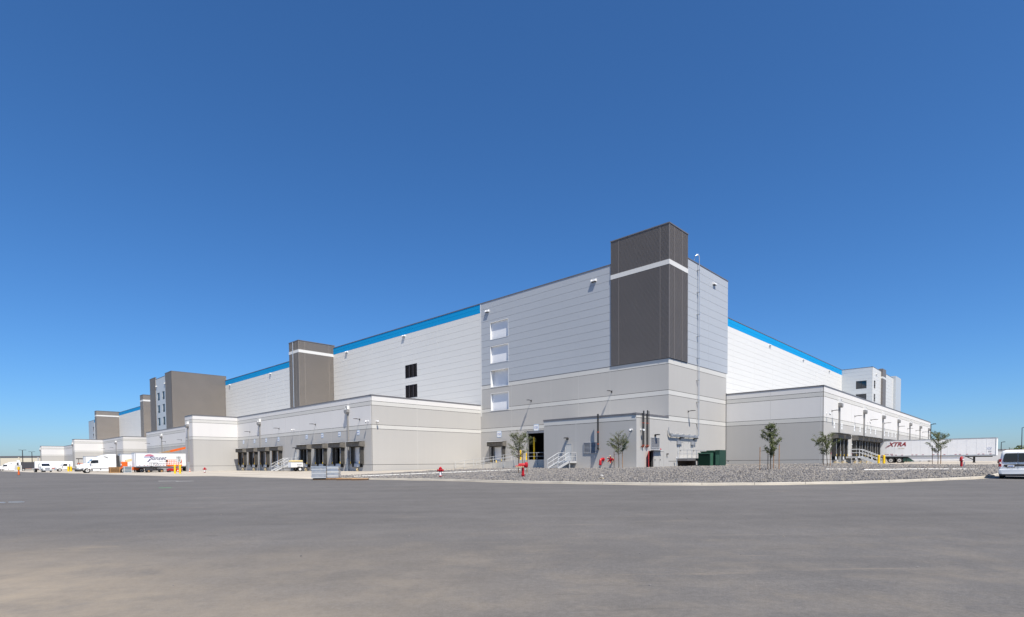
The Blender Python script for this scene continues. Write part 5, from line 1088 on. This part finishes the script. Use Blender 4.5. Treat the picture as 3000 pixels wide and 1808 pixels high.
def tractor(loc, rz, label, color='vehicle_white', sleeper=True, bumper='chassis_dark'):
    t = thing('semi_tractor', label, 'truck', loc, rz)
    prof = [(1.75, .8), (1.75, 1.75), (1.62, 1.98), (.85, 2.88), (.45, 3.18), (-.5, 3.62), (-1.3, 3.88), (-2.0, 3.98), (-3.15, 4.0), (-3.2, 3.9), (-3.2, .95), (.9, .95)]
    m = MB(); m.prism(prof, 'y', -1.2, 1.2); cab = m.build('cab', color, t, bevel=.09)
    m = MB()
    m.loft([[(x, y, z) for (y, z) in rrect(hw, z0, z1, .16, 3)] for x, hw, z0, z1 in ((3.58, .86, .62, 1.55), (3.3, 1.0, .6, 1.74), (2.6, 1.1, .95, 1.9), (1.9, 1.17, .95, 2.02), (1.6, 1.19, .95, 2.06))]); m.build('hood', color, t, smooth=True)
    m = MB(); m.loft([[(x, y, z) for (y, z) in rrect(hw, z0, z1, .1, 3)] for x, hw, z0, z1 in ((3.68, .9, .38, .78), (3.55, 1.12, .36, .86), (3.0, 1.2, .36, .84), (2.55, 1.2, .5, .82))]); m.build('bumper', bumper, t, smooth=True)
    m = MB(); m.box(3.56, 3.62, -.58, .58, .72, 1.46); m.build('grille', 'glass_dark', t)
    for s in (-1, 1):
        m = MB(); m.loft([[(x, y, z) for (y, z) in rrect(.14, .92, 1.14, .05, 2, s * .86)] for x in (3.3, 3.47)]); m.build('headlight', 'glass_blue', t)
        m = MB(); y = s * 1.205; m.add([(.80, y, 2.05), (1.50, y, 2.05), (1.05, y, 2.68), (.80, y, 2.74), (-.05, y, 2.74), (-.05, y, 2.1)], [(0, 1, 2, 3, 4, 5)]); m.build('side_window', 'glass_dark', t)
        m = MB(); m.add([(-.9, y, 3.45), (-1.6, y, 3.2), (-1.75, y, 2.95), (-1.65, y, 3.1 + .25), (-1.2, y, 3.5)], [(0, 1, 2, 3, 4)]); m.build('sleeper_window', 'glass_dark', t)
        m = MB(); m.box(1.30, 1.5, s * 1.25, s * 1.5, 2.0, 2.55); m.bar((1.4, s * 1.15, 2.05), (1.4, s * 1.35, 2.1), .05); m.build('mirror', 'vehicle_white', t)
        m = MB(); m.box(3.05, 3.15, s * 1.0, s * 1.22, 1.82, 2.1); m.bar((3.0, s * .95, 1.65), (3.1, s * 1.1, 1.9), .04); m.build('hood_mirror', 'chassis_dark', t)
        m = MB(); m.box(-3.15, .95, s * .95, s * 1.22, .38, .95); m.build('side_fairing', color, t, bevel=.06); m = MB(); m.box(-3.1, .9, s * 1.215, s * 1.225, .93, 1.02); m.build('step_line', 'chassis_dark', t)
        m = MB(); m.cyl((-.4, s * 1.2, 1.0 - .25), (-.4, s * 1.24, 1.0 - .25), .12, n=10); m.build('fuel_cap', 'chassis_dark', t)
        wheel(t, 1.85, s * 1.0, .52, .3, out=s)
        m = MB(); m.prism([(1.18, .5), (1.25, .95), (1.55, 1.12), (2.15, 1.12), (2.45, .95), (2.55, .62), (2.45, .62), (2.32, .9), (2.1, 1.02), (1.6, 1.02), (1.36, .9), (1.28, .5)], 'y', s * .86, s * 1.19); m.build('wheel_arch', color, t)
        m = MB(); m.box(-3.75, -3.2, s * .8, s * 1.18, 1.1, 3.75); m.build('side_extender', 'chassis_dark', t)
        for x in (-4.0, -5.3): wheel(t, x, s * .98, .52, .28, out=s, dual=True)
        m = MB(); m.box(.9, 1.0, s * 1.2, s * 1.23, 1.55, 1.62); m.build('door_handle', 'chassis_dark', t)
    m = MB(); m.add([(1.66, -1.05, 1.98), (1.66, 1.05, 1.98), (.92, .95, 2.86), (.92, -.95, 2.86)], [(0, 1, 2, 3)]); m.v = [(x + .03, y, z + .03) for x, y, z in m.v]; m.build('windshield', 'glass_blue', t)
    m = MB(); m.box(-6.0, .5, -.5, -.38, .7, 1.0); m.box(-6.0, .5, .38, .5, .7, 1.0); m.box(-5.2, -3.9, -.5, .5, 1.0, 1.18); m.build('frame', 'chassis_dark', t)
    return t
tractor(Bw(110.9, -41.2, .10), RL, 'white sleeper tractor hitched to trailer with red script')
tractor(Bw(290.0, -43.6, -.22), RL, 'distant white sleeper tractor beside the dark curtain trailer')
z_ = -.2; dk = thing('curtain_trailer', 'distant dark curtain-sided trailer behind white tractor', 'trailer', Bw(291, -34.5, z_), RL)
m = MB(); m.box(-5.5, 4.5, -1.3, 1.3, 1.1, 3.9); m.build('curtain', 'tarp_dark', dk); m = MB(); m.box(4.5, 5.6, -1.3, 1.3, 1.1, 4.0); m.build('front_wall', 'trailer_white', dk); m = MB(); m.box(-5.5, 5.5, -1.2, 1.2, .9, 1.1); m.build('deck', 'red_paint', dk)
for x in (-4, -2.8):
    for s in (-1, 1): wheel(dk, x, s, .5, .3, out=s)
ft = thing('semi_trailer', 'distant white box trailer on red chassis', 'trailer', Bw(262, -29.0, -.15), RL)
m = MB(); m.box(-8, 8, -1.3, 1.3, 1.2, 3.95); m.build('body', 'trailer_white', ft); m = MB(); m.box(-8, 8, -1.25, 1.25, .85, 1.2); m.build('chassis', 'red_paint', ft)
for x in (-6.5, -5.2):
    for s in (-1, 1): wheel(ft, x, s, .5, .3, out=s)
# medium trucks
def flat_truck(loc, rz, label, deck=True):
    t = thing('flatbed_truck', label, 'truck', loc, rz)
    m = MB(); m.loft([[(x, y, z) for (y, z) in rrect(hw, .75, z1, .14, 3)] for x, hw, z1 in ((3.0, .95, 1.45), (2.6, 1.08, 1.62), (1.55, 1.12, 1.78))]); m.build('hood', 'vehicle_white', t, smooth=True)
    m = MB(); m.prism([(1.55, .7), (1.55, 1.75), (1.05, 2.62), (-.35, 2.68), (-.4, .7)], 'y', -1.12, 1.12); m.build('cab', 'vehicle_white', t, bevel=.07)
    m = MB(); m.add([(1.56, -.98, 1.82), (1.56, .98, 1.82), (1.14, .9, 2.52), (1.14, -.9, 2.52)], [(0, 1, 2, 3)]); m.v = [(x + .035, y, z + .02) for x, y, z in m.v]; m.build('windshield', 'glass_dark', t)
    m = MB(); m.box(2.98, 3.04, -.55, .55, .85, 1.4); m.build('grille', 'galv', t); m = MB(); m.box(2.9, 3.12, -1.12, 1.12, .42, .78); m.build('bumper', 'galv', t)
    for s in (-1, 1):
        m = MB(); y = s * 1.125; m.add([(.1, y, 1.75), (1.3, y, 1.8), (.95, y, 2.45), (.1, y, 2.48)], [(0, 1, 2, 3)]); m.build('side_window', 'glass_dark', t)
        m = MB(); m.box(1.4, 1.55, s * 1.25, s * 1.5, 1.7, 2.35); m.bar((1.35, s * 1.1, 1.8), (1.45, s * 1.3, 1.85), .06); m.build('mirror', 'white_metal', t); m = MB(); m.box(2.75, 2.95, s * .7, s * 1.05, .98, 1.2); m.build('headlight', 'glass_blue', t)
        wheel(t, 2.0, s * 1.0, .52, .3, out=s); wheel(t, -4.2, s * 1.0, .52, .28, out=s, dual=True)
    m = MB(); m.box(-6.5, .2, -.5, -.38, .65, .95); m.box(-6.5, .2, .38, .5, .65, .95); m.build('frame', 'chassis_dark', t); m = MB(); m.box(-6.8, -.6, -1.25, 1.25, 1.05, 1.2); m.box(-.75, -.6, -1.25, 1.25, 1.2, 2.4); m.build('deck', 'galv_pale', t)
    return t
flat_truck(Bw(177.5, -42.9, -.1), PHI - math.pi / 2 + R(8), 'white flatbed truck facing the camera on far lot'); flat_truck(Bw(193.0, -35.6, -.06), RL, 'white flatbed truck in profile behind the crates')
# generator trailer
t = thing('generator_trailer', 'white towable generator on two wheels near dock stairs', 'generator', Bw(53.6, -24.3, hz(53.6, -24.3) + .035), PHI + math.pi)
m = MB(); m.loft([[(x, y, z) for (y, z) in rrect(.62, .62, 1.55, .06, 2)] for x in (-.95, 1.0)]); m.build('enclosure', 'vehicle_white', t); m = MB(); m.prism([(-.97, 1.55), (.9, 1.55), (.8, 1.80), (-.9, 1.80)], 'y', -.64, .64); m.build('lid', 'cream_paint', t, bevel=.03); m = MB(); m.box(-.97, 1.0, -.65, .65, 1.50, 1.56); m.build('seam', 'chassis_dark', t)
m = MB(); m.box(-1.05, 1.1, -.5, .5, .5, .62); m.bar((1.0, .35, .55), (2.3, 0, .5), .08); m.bar((1.0, -.35, .55), (2.3, 0, .5), .08); m.cyl((2.1, 0, .05), (2.1, 0, .75), .04); m.build('chassis', 'chassis_dark', t); m = MB(); m.box(-1.45, -.95, -.45, .45, .75, 1.3); m.build('radiator_hood', 'galv', t); m = MB(); m.box(-.75, .1, .62, .63, 1.0, 1.15); m.box(-.45, -.05, .62, .63, .8, .86); m.build('lettering', 'text_gray', t)
for s in (-1, 1): wheel(t, -.35, s * .75, .34, .2, rim='vehicle_white', out=s); m = MB(); m.prism([(-.8, .62), (-.7, .74), (.0, .74), (.1, .62)], 'y', s * .62, s * .88); m.build('mudguard', 'chassis_dark', t)
# utility cart
t = thing('utility_cart', 'black utility cart with roof parked before the sunset trailer', 'cart', Bw(94.5, -34.6, .15), PHI)
m = MB(); m.prism([(-1.5, .35), (-1.5, .78), (-.35, .8), (-.3, .45), (.55, .45), (.75, .85), (1.45, .78), (1.55, .4)], 'y', -.6, .6); m.build('body', 'tarp_dark', t, bevel=.05); m = MB(); m.box(-1.75, -.45, -.62, .62, .80, 1.0); m.build('cargo_bed', 'chassis_dark', t)
m = MB(); m.box(-.35, .1, -.55, .55, .6, .85); m.prism([(-.4, .8), (-.2, .8), (-.35, 1.3), (-.5, 1.3)], 'y', -.55, .55); m.build('seat', 'chassis_dark', t)
m = MB(); m.prism([(-.75, 1.92), (.55, 1.92), (.5, 1.99), (-.7, 1.99)], 'y', -.62, .62); m.build('roof', 'chassis_dark', t); m = MB()
for s in (-.57, .57): m.bar((-.55, s, .8), (-.6, s, 1.93), .045); m.bar((.95, s, .85), (.45, s, 1.93), .045); m.bar((.1, s, .8), (.0, s, 1.93), .035)
m.build('roll_frame', 'chassis_dark', t); m = MB(); m.tube([(.35, -.2 + .16 * math.cos(a), 1.05 + .16 * math.sin(a)) for a in np.linspace(0, 6.28, 13)], .015, 5); m.bar((.35, -.2, 1.05), (.7, -.2, .8), .03); m.build('steering_wheel', 'chassis_dark', t)
for x in (-1.1, 1.15):
    for s in (-1, 1): wheel(t, x, s * .62, .31, .24, rim='chassis_dark' if s > 0 else 'wood_pale', out=s)
# boom lift behind the trailers
t = thing('boom_lift', 'orange boom lift with raised boom behind the sunset trailer', 'boom lift', Bw(101.9, -37.3, .12), PHI)
m = MB(); m.box(-1.7, 2.4, -.75, .75, .55, 1.15); m.build('chassis', 'orange_paint', t, bevel=.06)
for x in (-1.2, 1.9):
    for s in (-1, 1): wheel(t, x, s * .95, .5, .38, out=s)
m = MB(); m.box(-1.35, -.35, -.6, .6, 1.2, 2.3); m.build('turret', 'orange_paint', t, bevel=.12); m = MB(); m.box(-1.40, -1.35, -.4, .4, 1.55, 1.85); m.build('lettering', 'sign_white', t); m = MB(); m.cyl((-.4, 0, 1.1), (-.4, 0, 1.25), .55, n=16); m.build('slew_ring', 'chassis_dark', t)
p0 = Vector((-.6, 0, 2.4)); d = Vector((1, 0, .262)).normalized()
m = MB(); m.bar(p0, p0 + d * 6.6, .40, .5); m.build('lower_boom', 'cream_paint', t); m = MB(); m.bar(p0 + d * 6.0, p0 + d * 8.6, .34, .42); m.build('middle_boom', 'wood_pale', t); m = MB(); m.bar(p0 + d * 8.4, p0 + d * 15.2, .36, .46); m.build('upper_boom', 'orange_paint', t)
m = MB(); q_ = p0 + d * 15.2; m.box(q_.x, q_.x + .9, -.9, .9, q_.z - .4, q_.z - .34)
for a in ((q_.x, -.9), (q_.x, .9), (q_.x + .9, -.9), (q_.x + .9, .9)): m.bar((*a, q_.z - .4), (*a, q_.z + .7), .05)
m.build('basket', 'orange_paint', t)
# scissor lift
t = thing('scissor_lift', 'red-orange scissor lift behind the yellow bollards', 'scissor lift', Bw(88.6, -32.6, .22), PHI)
m = MB(); m.box(-1.2, 1.2, -.55, .55, .25, .75); m.build('chassis', 'red_paint', t, bevel=.04); m = MB(); m.box(-1.25, 1.25, -.6, .6, 1.2, 1.34); m.build('deck', 'orange_paint', t); m = MB()
for k in range(2): z = .75 + k * .2; m.bar((-1, .3, z), (1, .3, z + .22), .07); m.bar((1, .3, z), (-1, .3, z + .22), .07); m.bar((-1, -.3, z), (1, -.3, z + .22), .07); m.bar((1, -.3, z), (-1, -.3, z + .22), .07)
m.build('scissor_arms', 'galv_pale', t); m = MB()
for h in (.45, .8, 1.1): m.tube([(-1.2, -.55, 1.34 + h), (1.2, -.55, 1.34 + h), (1.2, .55, 1.34 + h), (-1.2, .55, 1.34 + h), (-1.2, -.55, 1.34 + h)], .04, 5)
for x in np.linspace(-1.2, 1.2, 5):
    for s in (-.55, .55): m.cyl((x, s, 1.34), (x, s, 2.44), .04, n=5)
m.build('guard_rail', 'orange_paint', t); m = MB(); m.box(-1.24, 1.24, -.58, .58, 1.34, 1.5); m.build('toe_board', 'orange_paint', t); m = MB(); m.box(-1.35, -1.15, -.2, .2, 2.0, 2.4); m.box(1.15, 1.3, -.25, .2, 1.9, 2.3); m.build('control_panel', 'chassis_dark', t)
for x in (-.95, .95):
    for s in (-1, 1): wheel(t, x, s * .55, .22, .16, rim='chassis_dark', out=s)
for k, (u, v) in enumerate(((85.5, -32.8), (86.0, -30.6))):
    t = thing('traffic_cone', 'orange traffic cone %s the scissor lift' % ('in front of' if k == 0 else 'between dock wing and'), 'cone', Bw(u, v, .25)); m = MB(); m.lathe([(.13, .03), (.05, .62), (.03, .7)], 12); m.build('cone', 'orange_paint', t, smooth=True); m = MB(); m.lathe([(.105, .25), (.085, .42)], 12); m.build('band', 'sign_white', t); m = MB(); m.box(-.18, .18, -.18, .18, 0, .04); m.build('base', 'black_rubber', t)
# speed limit sign
t = thing('speed_sign', 'white speed limit 10 sign on thin post', 'sign', Bw(76.0, -35.2, .22), PHI - math.pi / 2 + R(6))
m = MB(); m.box(-.03, .03, -.03, .03, 0, 3.0); m.build('post', 'galv', t); m = MB(); m.box(.035, .05, -.38, .38, 1.95, 2.9); pl = m.build('plate', 'sign_white', t); m = MB()
for a in ((-.36, -.33, 1.97, 2.88), (.33, .36, 1.97, 2.88), (-.36, .36, 2.85, 2.88), (-.36, .36, 1.97, 2.0)): m.box(.05, .054, *a)
m.build('border', 'text_black', pl)
put_text('SPEED', .20, 'text_black', pl, (.056, 0, 2.72), (1, 0, 0), bold=.004); put_text('LIMIT', .20, 'text_black', pl, (.056, 0, 2.52), (1, 0, 0), bold=.004); put_text('10', .46, 'text_black', pl, (.056, 0, 2.22), (1, 0, 0), bold=.012)
# crates and pallets between the trucks
def crate(u, v, z, L, W, H, rz, label, mats=('wood_pale', 'wood_dark')):
    t = thing('crate', label, 'crate', Bw(u, v, z), rz)
    m = MB(); m.box(-L / 2 + .05, L / 2 - .05, -W / 2 + .05, W / 2 - .05, .12, H - .05); m.build('load', mats[1], t)
    for s in (-1, 1):
        n_ = 5
        for k in range(n_): z_ = .12 + k * (H - .2) / (n_ - 1); m = MB(); m.box(-L / 2, L / 2, s * W / 2 - .03, s * W / 2 + .03, z_, z_ + .1); m.build('slat', mats[0], t)
        for x in (-L / 2 + .06, L / 2 - .06): m = MB(); m.box(x - .05, x + .05, s * (W / 2 + .03), s * (W / 2 + .07), 0, H); m.build('upright', mats[0], t)
    m = MB(); m.box(-L / 2, L / 2, -W / 2, W / 2, 0, .12); m.build('base', mats[0], t)
crate(100.0, -40.2, .12, 1.7, 1.0, 1.2, PHI, 'brown slatted crate behind the tractor skirt'); crate(98.5, -38.3, .14, 1.3, 1.0, 1.3, PHI, 'pale metal crate beside the brown slatted crate', ('galv_pale', 'glass_blue'))
crate(183, -33.9, -.03, 2.0, 1.2, 2.0, PHI, 'pale stacked rack beside far yellow bollards', ('galv_pale', 'door_gray')); crate(270, -41.5, -.2, 2.2, 1.2, 2.4, PHI, 'pale crate beside distant dark curtain trailer', ('sign_white', 'door_gray'))
t = thing('material_rack', 'orange steel rack loaded with dark roofing behind far truck', 'rack', Bw(190, -31.0, -.02), PHI)
for x in (-2.2, 0, 2.2):
    for s in (-.5, .5): m = MB(); m.box(x - .08, x + .08, s - .08, s + .08, 0, 2.7); m.build('upright', 'orange_paint', t)
for z in (.5, 1.5, 2.5): m = MB(); m.box(-2.3, 2.3, -.55, .55, z, z + .14); m.build('shelf', 'orange_paint', t)
m = MB(); m.box(-2.0, 2.0, -.5, .5, 1.64, 2.3); m.build('load', 'wood_dark', t)
m = MB(); m.box(-2.6, 3.0, -.6, .6, 3.9, 4.2); m.bar((-2, 0, 2.6), (-2, 0, 4.0), .12); m.bar((2, 0, 2.6), (2, 0, 4.0), .12); m.build('roof_sheet', 'chassis_dark', t)
# delineator
t = thing('delineator_post', 'orange and yellow delineator post standing on asphalt', 'post', Bw(103.35, -54.3, 0.0)); m = MB(); m.cyl((0, 0, 0), (0, 0, 1.0), .14, .12, n=10); m.build('lower_post', 'orange_paint', t); m = MB(); m.cyl((0, 0, 1.0), (0, 0, 1.55), .2, n=10); m.build('yellow_sleeve', 'yellow_paint', t); m = MB(); m.cyl((0, 0, 0), (0, 0, .06), .3, n=10); m.build('base', 'black_rubber', t); m = MB(); m.cyl((0, 0, 1.55), (0, 0, 2.4), .04, n=6); m.build('mast', 'galv', t); m = MB(); m.box(-.3, .3, -.02, .02, 2.3, 2.8); m.build('flag_sign', 'sign_white', t)
# ---------------------------------------------------------------- van by the kerb
t = thing('minivan', 'silver-white cargo minivan seen from behind beside the kerb', 'van', Bw(-33.35, -15.1, hz(-33.4, -16.5)), PHI)
def vsec(x, wb, wt, z0, z1, zs):
    """section of a van: wb half width at belt, wt at roof, zs belt height"""
    L_ = [(wb * .94, z0), (wb, z0 + .12), (wb, zs - .1), (wb * .985, zs), (wt + .02, z1 - .16), (wt - .05, z1 - .05), (wt - .22, z1)]
    return [(x, y, z) for y, z in L_] + [(x, -y, z) for y, z in reversed(L_)]
m = MB(); m.loft([vsec(-2.36, .84, .70, .40, 1.66, 1.02), vsec(-2.30, .90, .755, .32, 1.80, 1.02), vsec(-2.18, .92, .775, .30, 1.86, 1.02), vsec(-1.2, .925, .79, .28, 1.885, 1.03), vsec(.2, .925, .79, .28, 1.88, 1.03), vsec(.75, .925, .76, .28, 1.80, 1.03), vsec(1.45, .92, .80, .28, 1.15, 1.0), vsec(2.1, .88, .76, .28, 1.02, .9), vsec(2.38, .74, .62, .32, .86, .75)]); bd = m.build('body', 'vehicle_white', t, smooth=True)
rx = lambda z: -2.372
def rear_plate(mb, pts, d=.0): mb.add([(rx(z) - d, y, z) for y, z in pts] + [(rx(z) + .06, y, z) for y, z in pts], [tuple(range(len(pts))), tuple(range(2 * len(pts) - 1, len(pts) - 1, -1))] + [(i, (i + 1) % len(pts), len(pts) + (i + 1) % len(pts), len(pts) + i) for i in range(len(pts))])
m = MB(); rear_plate(m, [(.66, 1.09), (.72, 1.15), (.64, 1.60), (.58, 1.655), (.02, 1.66), (.02, 1.09)], .016); m.build('rear_window', 'glass_dark', t); m = MB(); rear_plate(m, [(-.66, 1.09), (-.72, 1.15), (-.64, 1.60), (-.58, 1.655), (-.02, 1.66), (-.02, 1.09)], .016); m.build('rear_window', 'glass_dark', t)
m = MB(); rear_plate(m, [(.66, .93), (.66, .83), (.60, .76), (.5, .73), (.18, .73), (.08, .83), (-.08, .83), (-.6, .83), (-.6, .93), (0, .96)], .02); m.build('plate_recess', 'chassis_dark', t); m = MB(); rear_plate(m, [(.49, .90), (.49, .77), (.17, .77), (.17, .90)], .028); lp = m.build('licence_plate', 'sign_white', t); print_line(lp, (rx(.83) - .032, .33, .83), (-1, 0, 0), .26, .07, 7, 'text_blue')
for s in (-1, 1): m = MB(); m.loft([[(x, y, z) for x, y, z in ((-2.37 - .02, s * .79, zz_), (-2.375, s * .90, zz_), (-2.2, s * .945, zz_), (-2.2, s * .80, zz_))] for zz_ in (.80, .95, 1.1, 1.28)]); m.build('tail_light', 'light_red', t); m = MB(); m.box(-2.398, -2.36, s * .8, s * .87, .98, 1.1); m.build('reverse_lamp', 'sign_white', t)
m = MB(); m.loft([[(x, y, z) for (y, z) in rrect(hw, .32, .62, .06, 3)] for x, hw in ((-2.46, .80), (-2.42, .90), (-2.2, .945), (-2.0, .95))]); m.build('bumper', 'vehicle_white', t, smooth=True); m = MB(); m.box(-2.42, -2.1, -.9, .9, .22, .36); m.build('lower_valance', 'chassis_dark', t); m = MB(); m.box(-2.37, -2.35, -.006, .006, .62, 1.7); m.build('door_seam', 'chassis_dark', t); m = MB(); m.box(-2.31, -2.26, -.22, .22, 1.715, 1.75); m.build('brake_light', 'light_red', t)
for s in (-1, 1):
    for x in (-1.45, 1.55): wheel(t, x, s * .80, .325, .22, rim='rim_pale', out=s)
    m = MB(); m.add([(.6, s * .862, 1.08), (1.2, s * .87, 1.05), (.55, s * .80, 1.6), (-.3, s * .795, 1.64), (-.3, s * .865, 1.08)], [(0, 1, 2, 3, 4)]); m.v = [(x, y + s * .02, z) for x, y, z in m.v]; m.build('side_window', 'glass_dark', t); m = MB(); m.box(.85, 1.05, s * .95, s * 1.1, 1.0, 1.2); m.build('mirror', 'chassis_dark', t)
m = MB(); m.box(-2.2, 2.2, -.75, .75, .2, .32); m.build('underbody', 'chassis_dark', t)
m = MB(); m.box(-2.0, .3, .62, .66, 1.9, 1.93); m.box(-2.0, .3, -.66, -.62, 1.9, 1.93); m.build('roof_rail', 'chassis_dark', t)
# ---------------------------------------------------------------- beyond the site
t = thing('far_warehouse', 'long low cream warehouse on the horizon behind the parked trucks', 'warehouse', (-400, 400, -.3), R(3))
m = MB(); m.box(-160, 75, 0, 60, 0, 9.2); m.build('wall', 'far_cream', t); m = MB(); m.box(-161, 76, -.4, 60, 9.2, 9.9); m.build('roof', 'coping', t)
for k in range(17): x = -150 + k * 13.5; m = MB(); m.box(x, x + .9, -.3, 0, 0, 9.1); m.build('pilaster', 'far_gray' if k % 2 else 'far_cream', t)
def light_pole(x, y, h, label, arms=2, group=None):
    rp = .22 if arms == 2 else .12
    z = float(HZ([(x, y)])[0]); t = thing('light_pole', label, 'light pole', (x, y, z), math.atan2(y, x) - math.pi / 2, group); m = MB(); m.cyl((0, 0, 0), (0, 0, h), rp, rp * .65, n=8); m.build('pole', 'bronze', t); m = MB(); m.cyl((0, 0, -.1), (0, 0, .7), .4, n=8); m.build('footing', 'concrete_plain', t)
    for s in ((-1, 1) if arms == 2 else (1,)): m = MB(); m.bar((0, 0, h - .1), (s * .5, 0, h), .12); m.box(s * .3, s * (1.4 if arms == 2 else .9), -.25, .25, h - .05, h + .1); m.build('lamp_head', 'bronze', t)
light_pole(-231.5, 260, 9.7, 'double-headed light pole in front of the distant cream warehouse', 2, 'light poles by the cream warehouse'); light_pole(-262, 300, 10.0, 'double-headed light pole in front of the distant cream warehouse', 2, 'light poles by the cream warehouse')
light_pole(93.0, 122.0, 8.4, 'dark light pole behind the maroon-lettered trailer', 1); light_pole(148.5, 160, 9.6, 'slim dark light pole beyond the minivan', 1); light_pole(147.0, 165, 5.6, 'short light pole beside the slim one beyond the minivan', 1)
t = thing('boundary_wall', 'long pale grey boundary wall behind the minivan', 'wall', (0, 0, .9)); m = MB()
W0 = [(112, 150), (150, 152), (240, 156)]
for a, b in zip(W0, W0[1:]): m.bar((*a, 1.25), (*b, 1.25), .3, 2.9)
m.build('wall', 'far_gray', t); m = MB()
for a, b in zip(W0, W0[1:]): m.bar((*a, 2.75), (*b, 2.75), .42, .14)
m.build('capping', 'far_gray', t)
for k, (x, y, wd, h, mt, lab) in enumerate(((196, 210, 16, 4.3, 'far_red', 'distant red-roofed house above the boundary wall'), (176, 205, 12, 4.2, 'coping', 'distant dark-roofed house left of the light poles above the boundary wall'), (163, 210, 8, 4.0, 'far_cream', 'small distant pale shed above the boundary wall'))):
    t = thing('far_house', lab, 'house', (x, y, .9)); m = MB(); m.box(-wd / 2, wd / 2, -3, 3, 0, h - 1.3); m.build('wall', 'far_cream', t); m = MB(); m.prism([(-wd / 2 - .5, h - 1.3), (wd / 2 + .5, h - 1.3), (wd / 2 - 2, h), (-wd / 2 + 2, h)], 'y', -3.5, 3.5); m.build('roof', mt, t); m = MB(); m.box(-wd / 4, wd / 4, -3.06, -3, 1.2, 2.6); m.build('window', 'glass_dark', t)
def far_tree(x, y, h, wd, label, seed):
    r_ = random.Random(seed); t = thing('far_tree', label, 'tree', (x, y, .9)); m = MB(); m.cyl((0, 0, 0), (0, 0, h * .6), .25, .12, n=6); m.build('trunk', 'bark', t); vs = []; fs = []
    for k in range(500):
        p = Vector((r_.gauss(0, wd * .3), r_.gauss(0, wd * .3), h * .68 + r_.gauss(0, h * .15))); s = r_.uniform(.2, .45); a = Vector((r_.gauss(0, 1), r_.gauss(0, 1), r_.gauss(0, 1))).normalized(); b = a.cross(Vector((r_.gauss(0, 1), r_.gauss(0, 1), r_.gauss(0, 1)))).normalized(); i = len(vs); vs += [p + a * s, p + b * s, p - a * s, p - b * s]; fs.append((i, i + 1, i + 2, i + 3))
    me = bpy.data.meshes.new('crown'); me.from_pydata([tuple(p) for p in vs], [], fs); me.materials.append(MATS['leaf']); c = obj('crown', me, t); c['kind'] = 'stuff'
far_tree(150.5, 178, 4.2, 3, 'distant bushy tree above the boundary wall behind the minivan roof', 3); far_tree(172, 186, 4.6, 4, 'distant tree beside the red-roofed house', 4); far_tree(141.5, 182, 4.2, 2.5, 'small distant tree at the end of the boundary wall', 6)
far_tree(-330, 395, 13, 6, 'distant tree above the cream warehouse roof', 9)
# marks sprayed and dropped on the asphalt
world_mark('paint_mark', -22.5, 35.6, .75, .12, R(4), 'green_pale', 'small green sprayed mark on the asphalt', 'mark', .006); bpy.data.objects['paint_mark'].data.materials[0] = M('green_spray', (.03, .45, .12), .8)
for k, (x, y, L_) in enumerate(((-31.1, 49.6, 1.7), (-29.0, 48.6, 1.5))): world_mark('painted_dash', x, y, L_, .12, R(2), 'sign_white', 'faded white painted dash on asphalt before the dock apron', 'mark', .006)['group'] = 'painted dashes'
deb = MB()
for k in range(60):
    x, y = rng.uniform(-14, 14), rng.uniform(6, 30); x *= y / 14; s = rng.uniform(.006, .022); z = float(HZ([(x, y)])[0]) + s * .2
    deb.add([(x + s, y, z), (x - s, y, z), (x, y + s * .8, z), (x, y - s * .7, z), (x, y, z + s * .7), (x, y, z - s * .4)], [(0, 2, 4), (2, 1, 4), (1, 3, 4), (3, 0, 4), (2, 0, 5), (1, 2, 5), (3, 1, 5), (0, 3, 5)])
tag(deb.build('grit', 'stone'), 'scattered grit on the open asphalt', 'grit', kind='stuff')
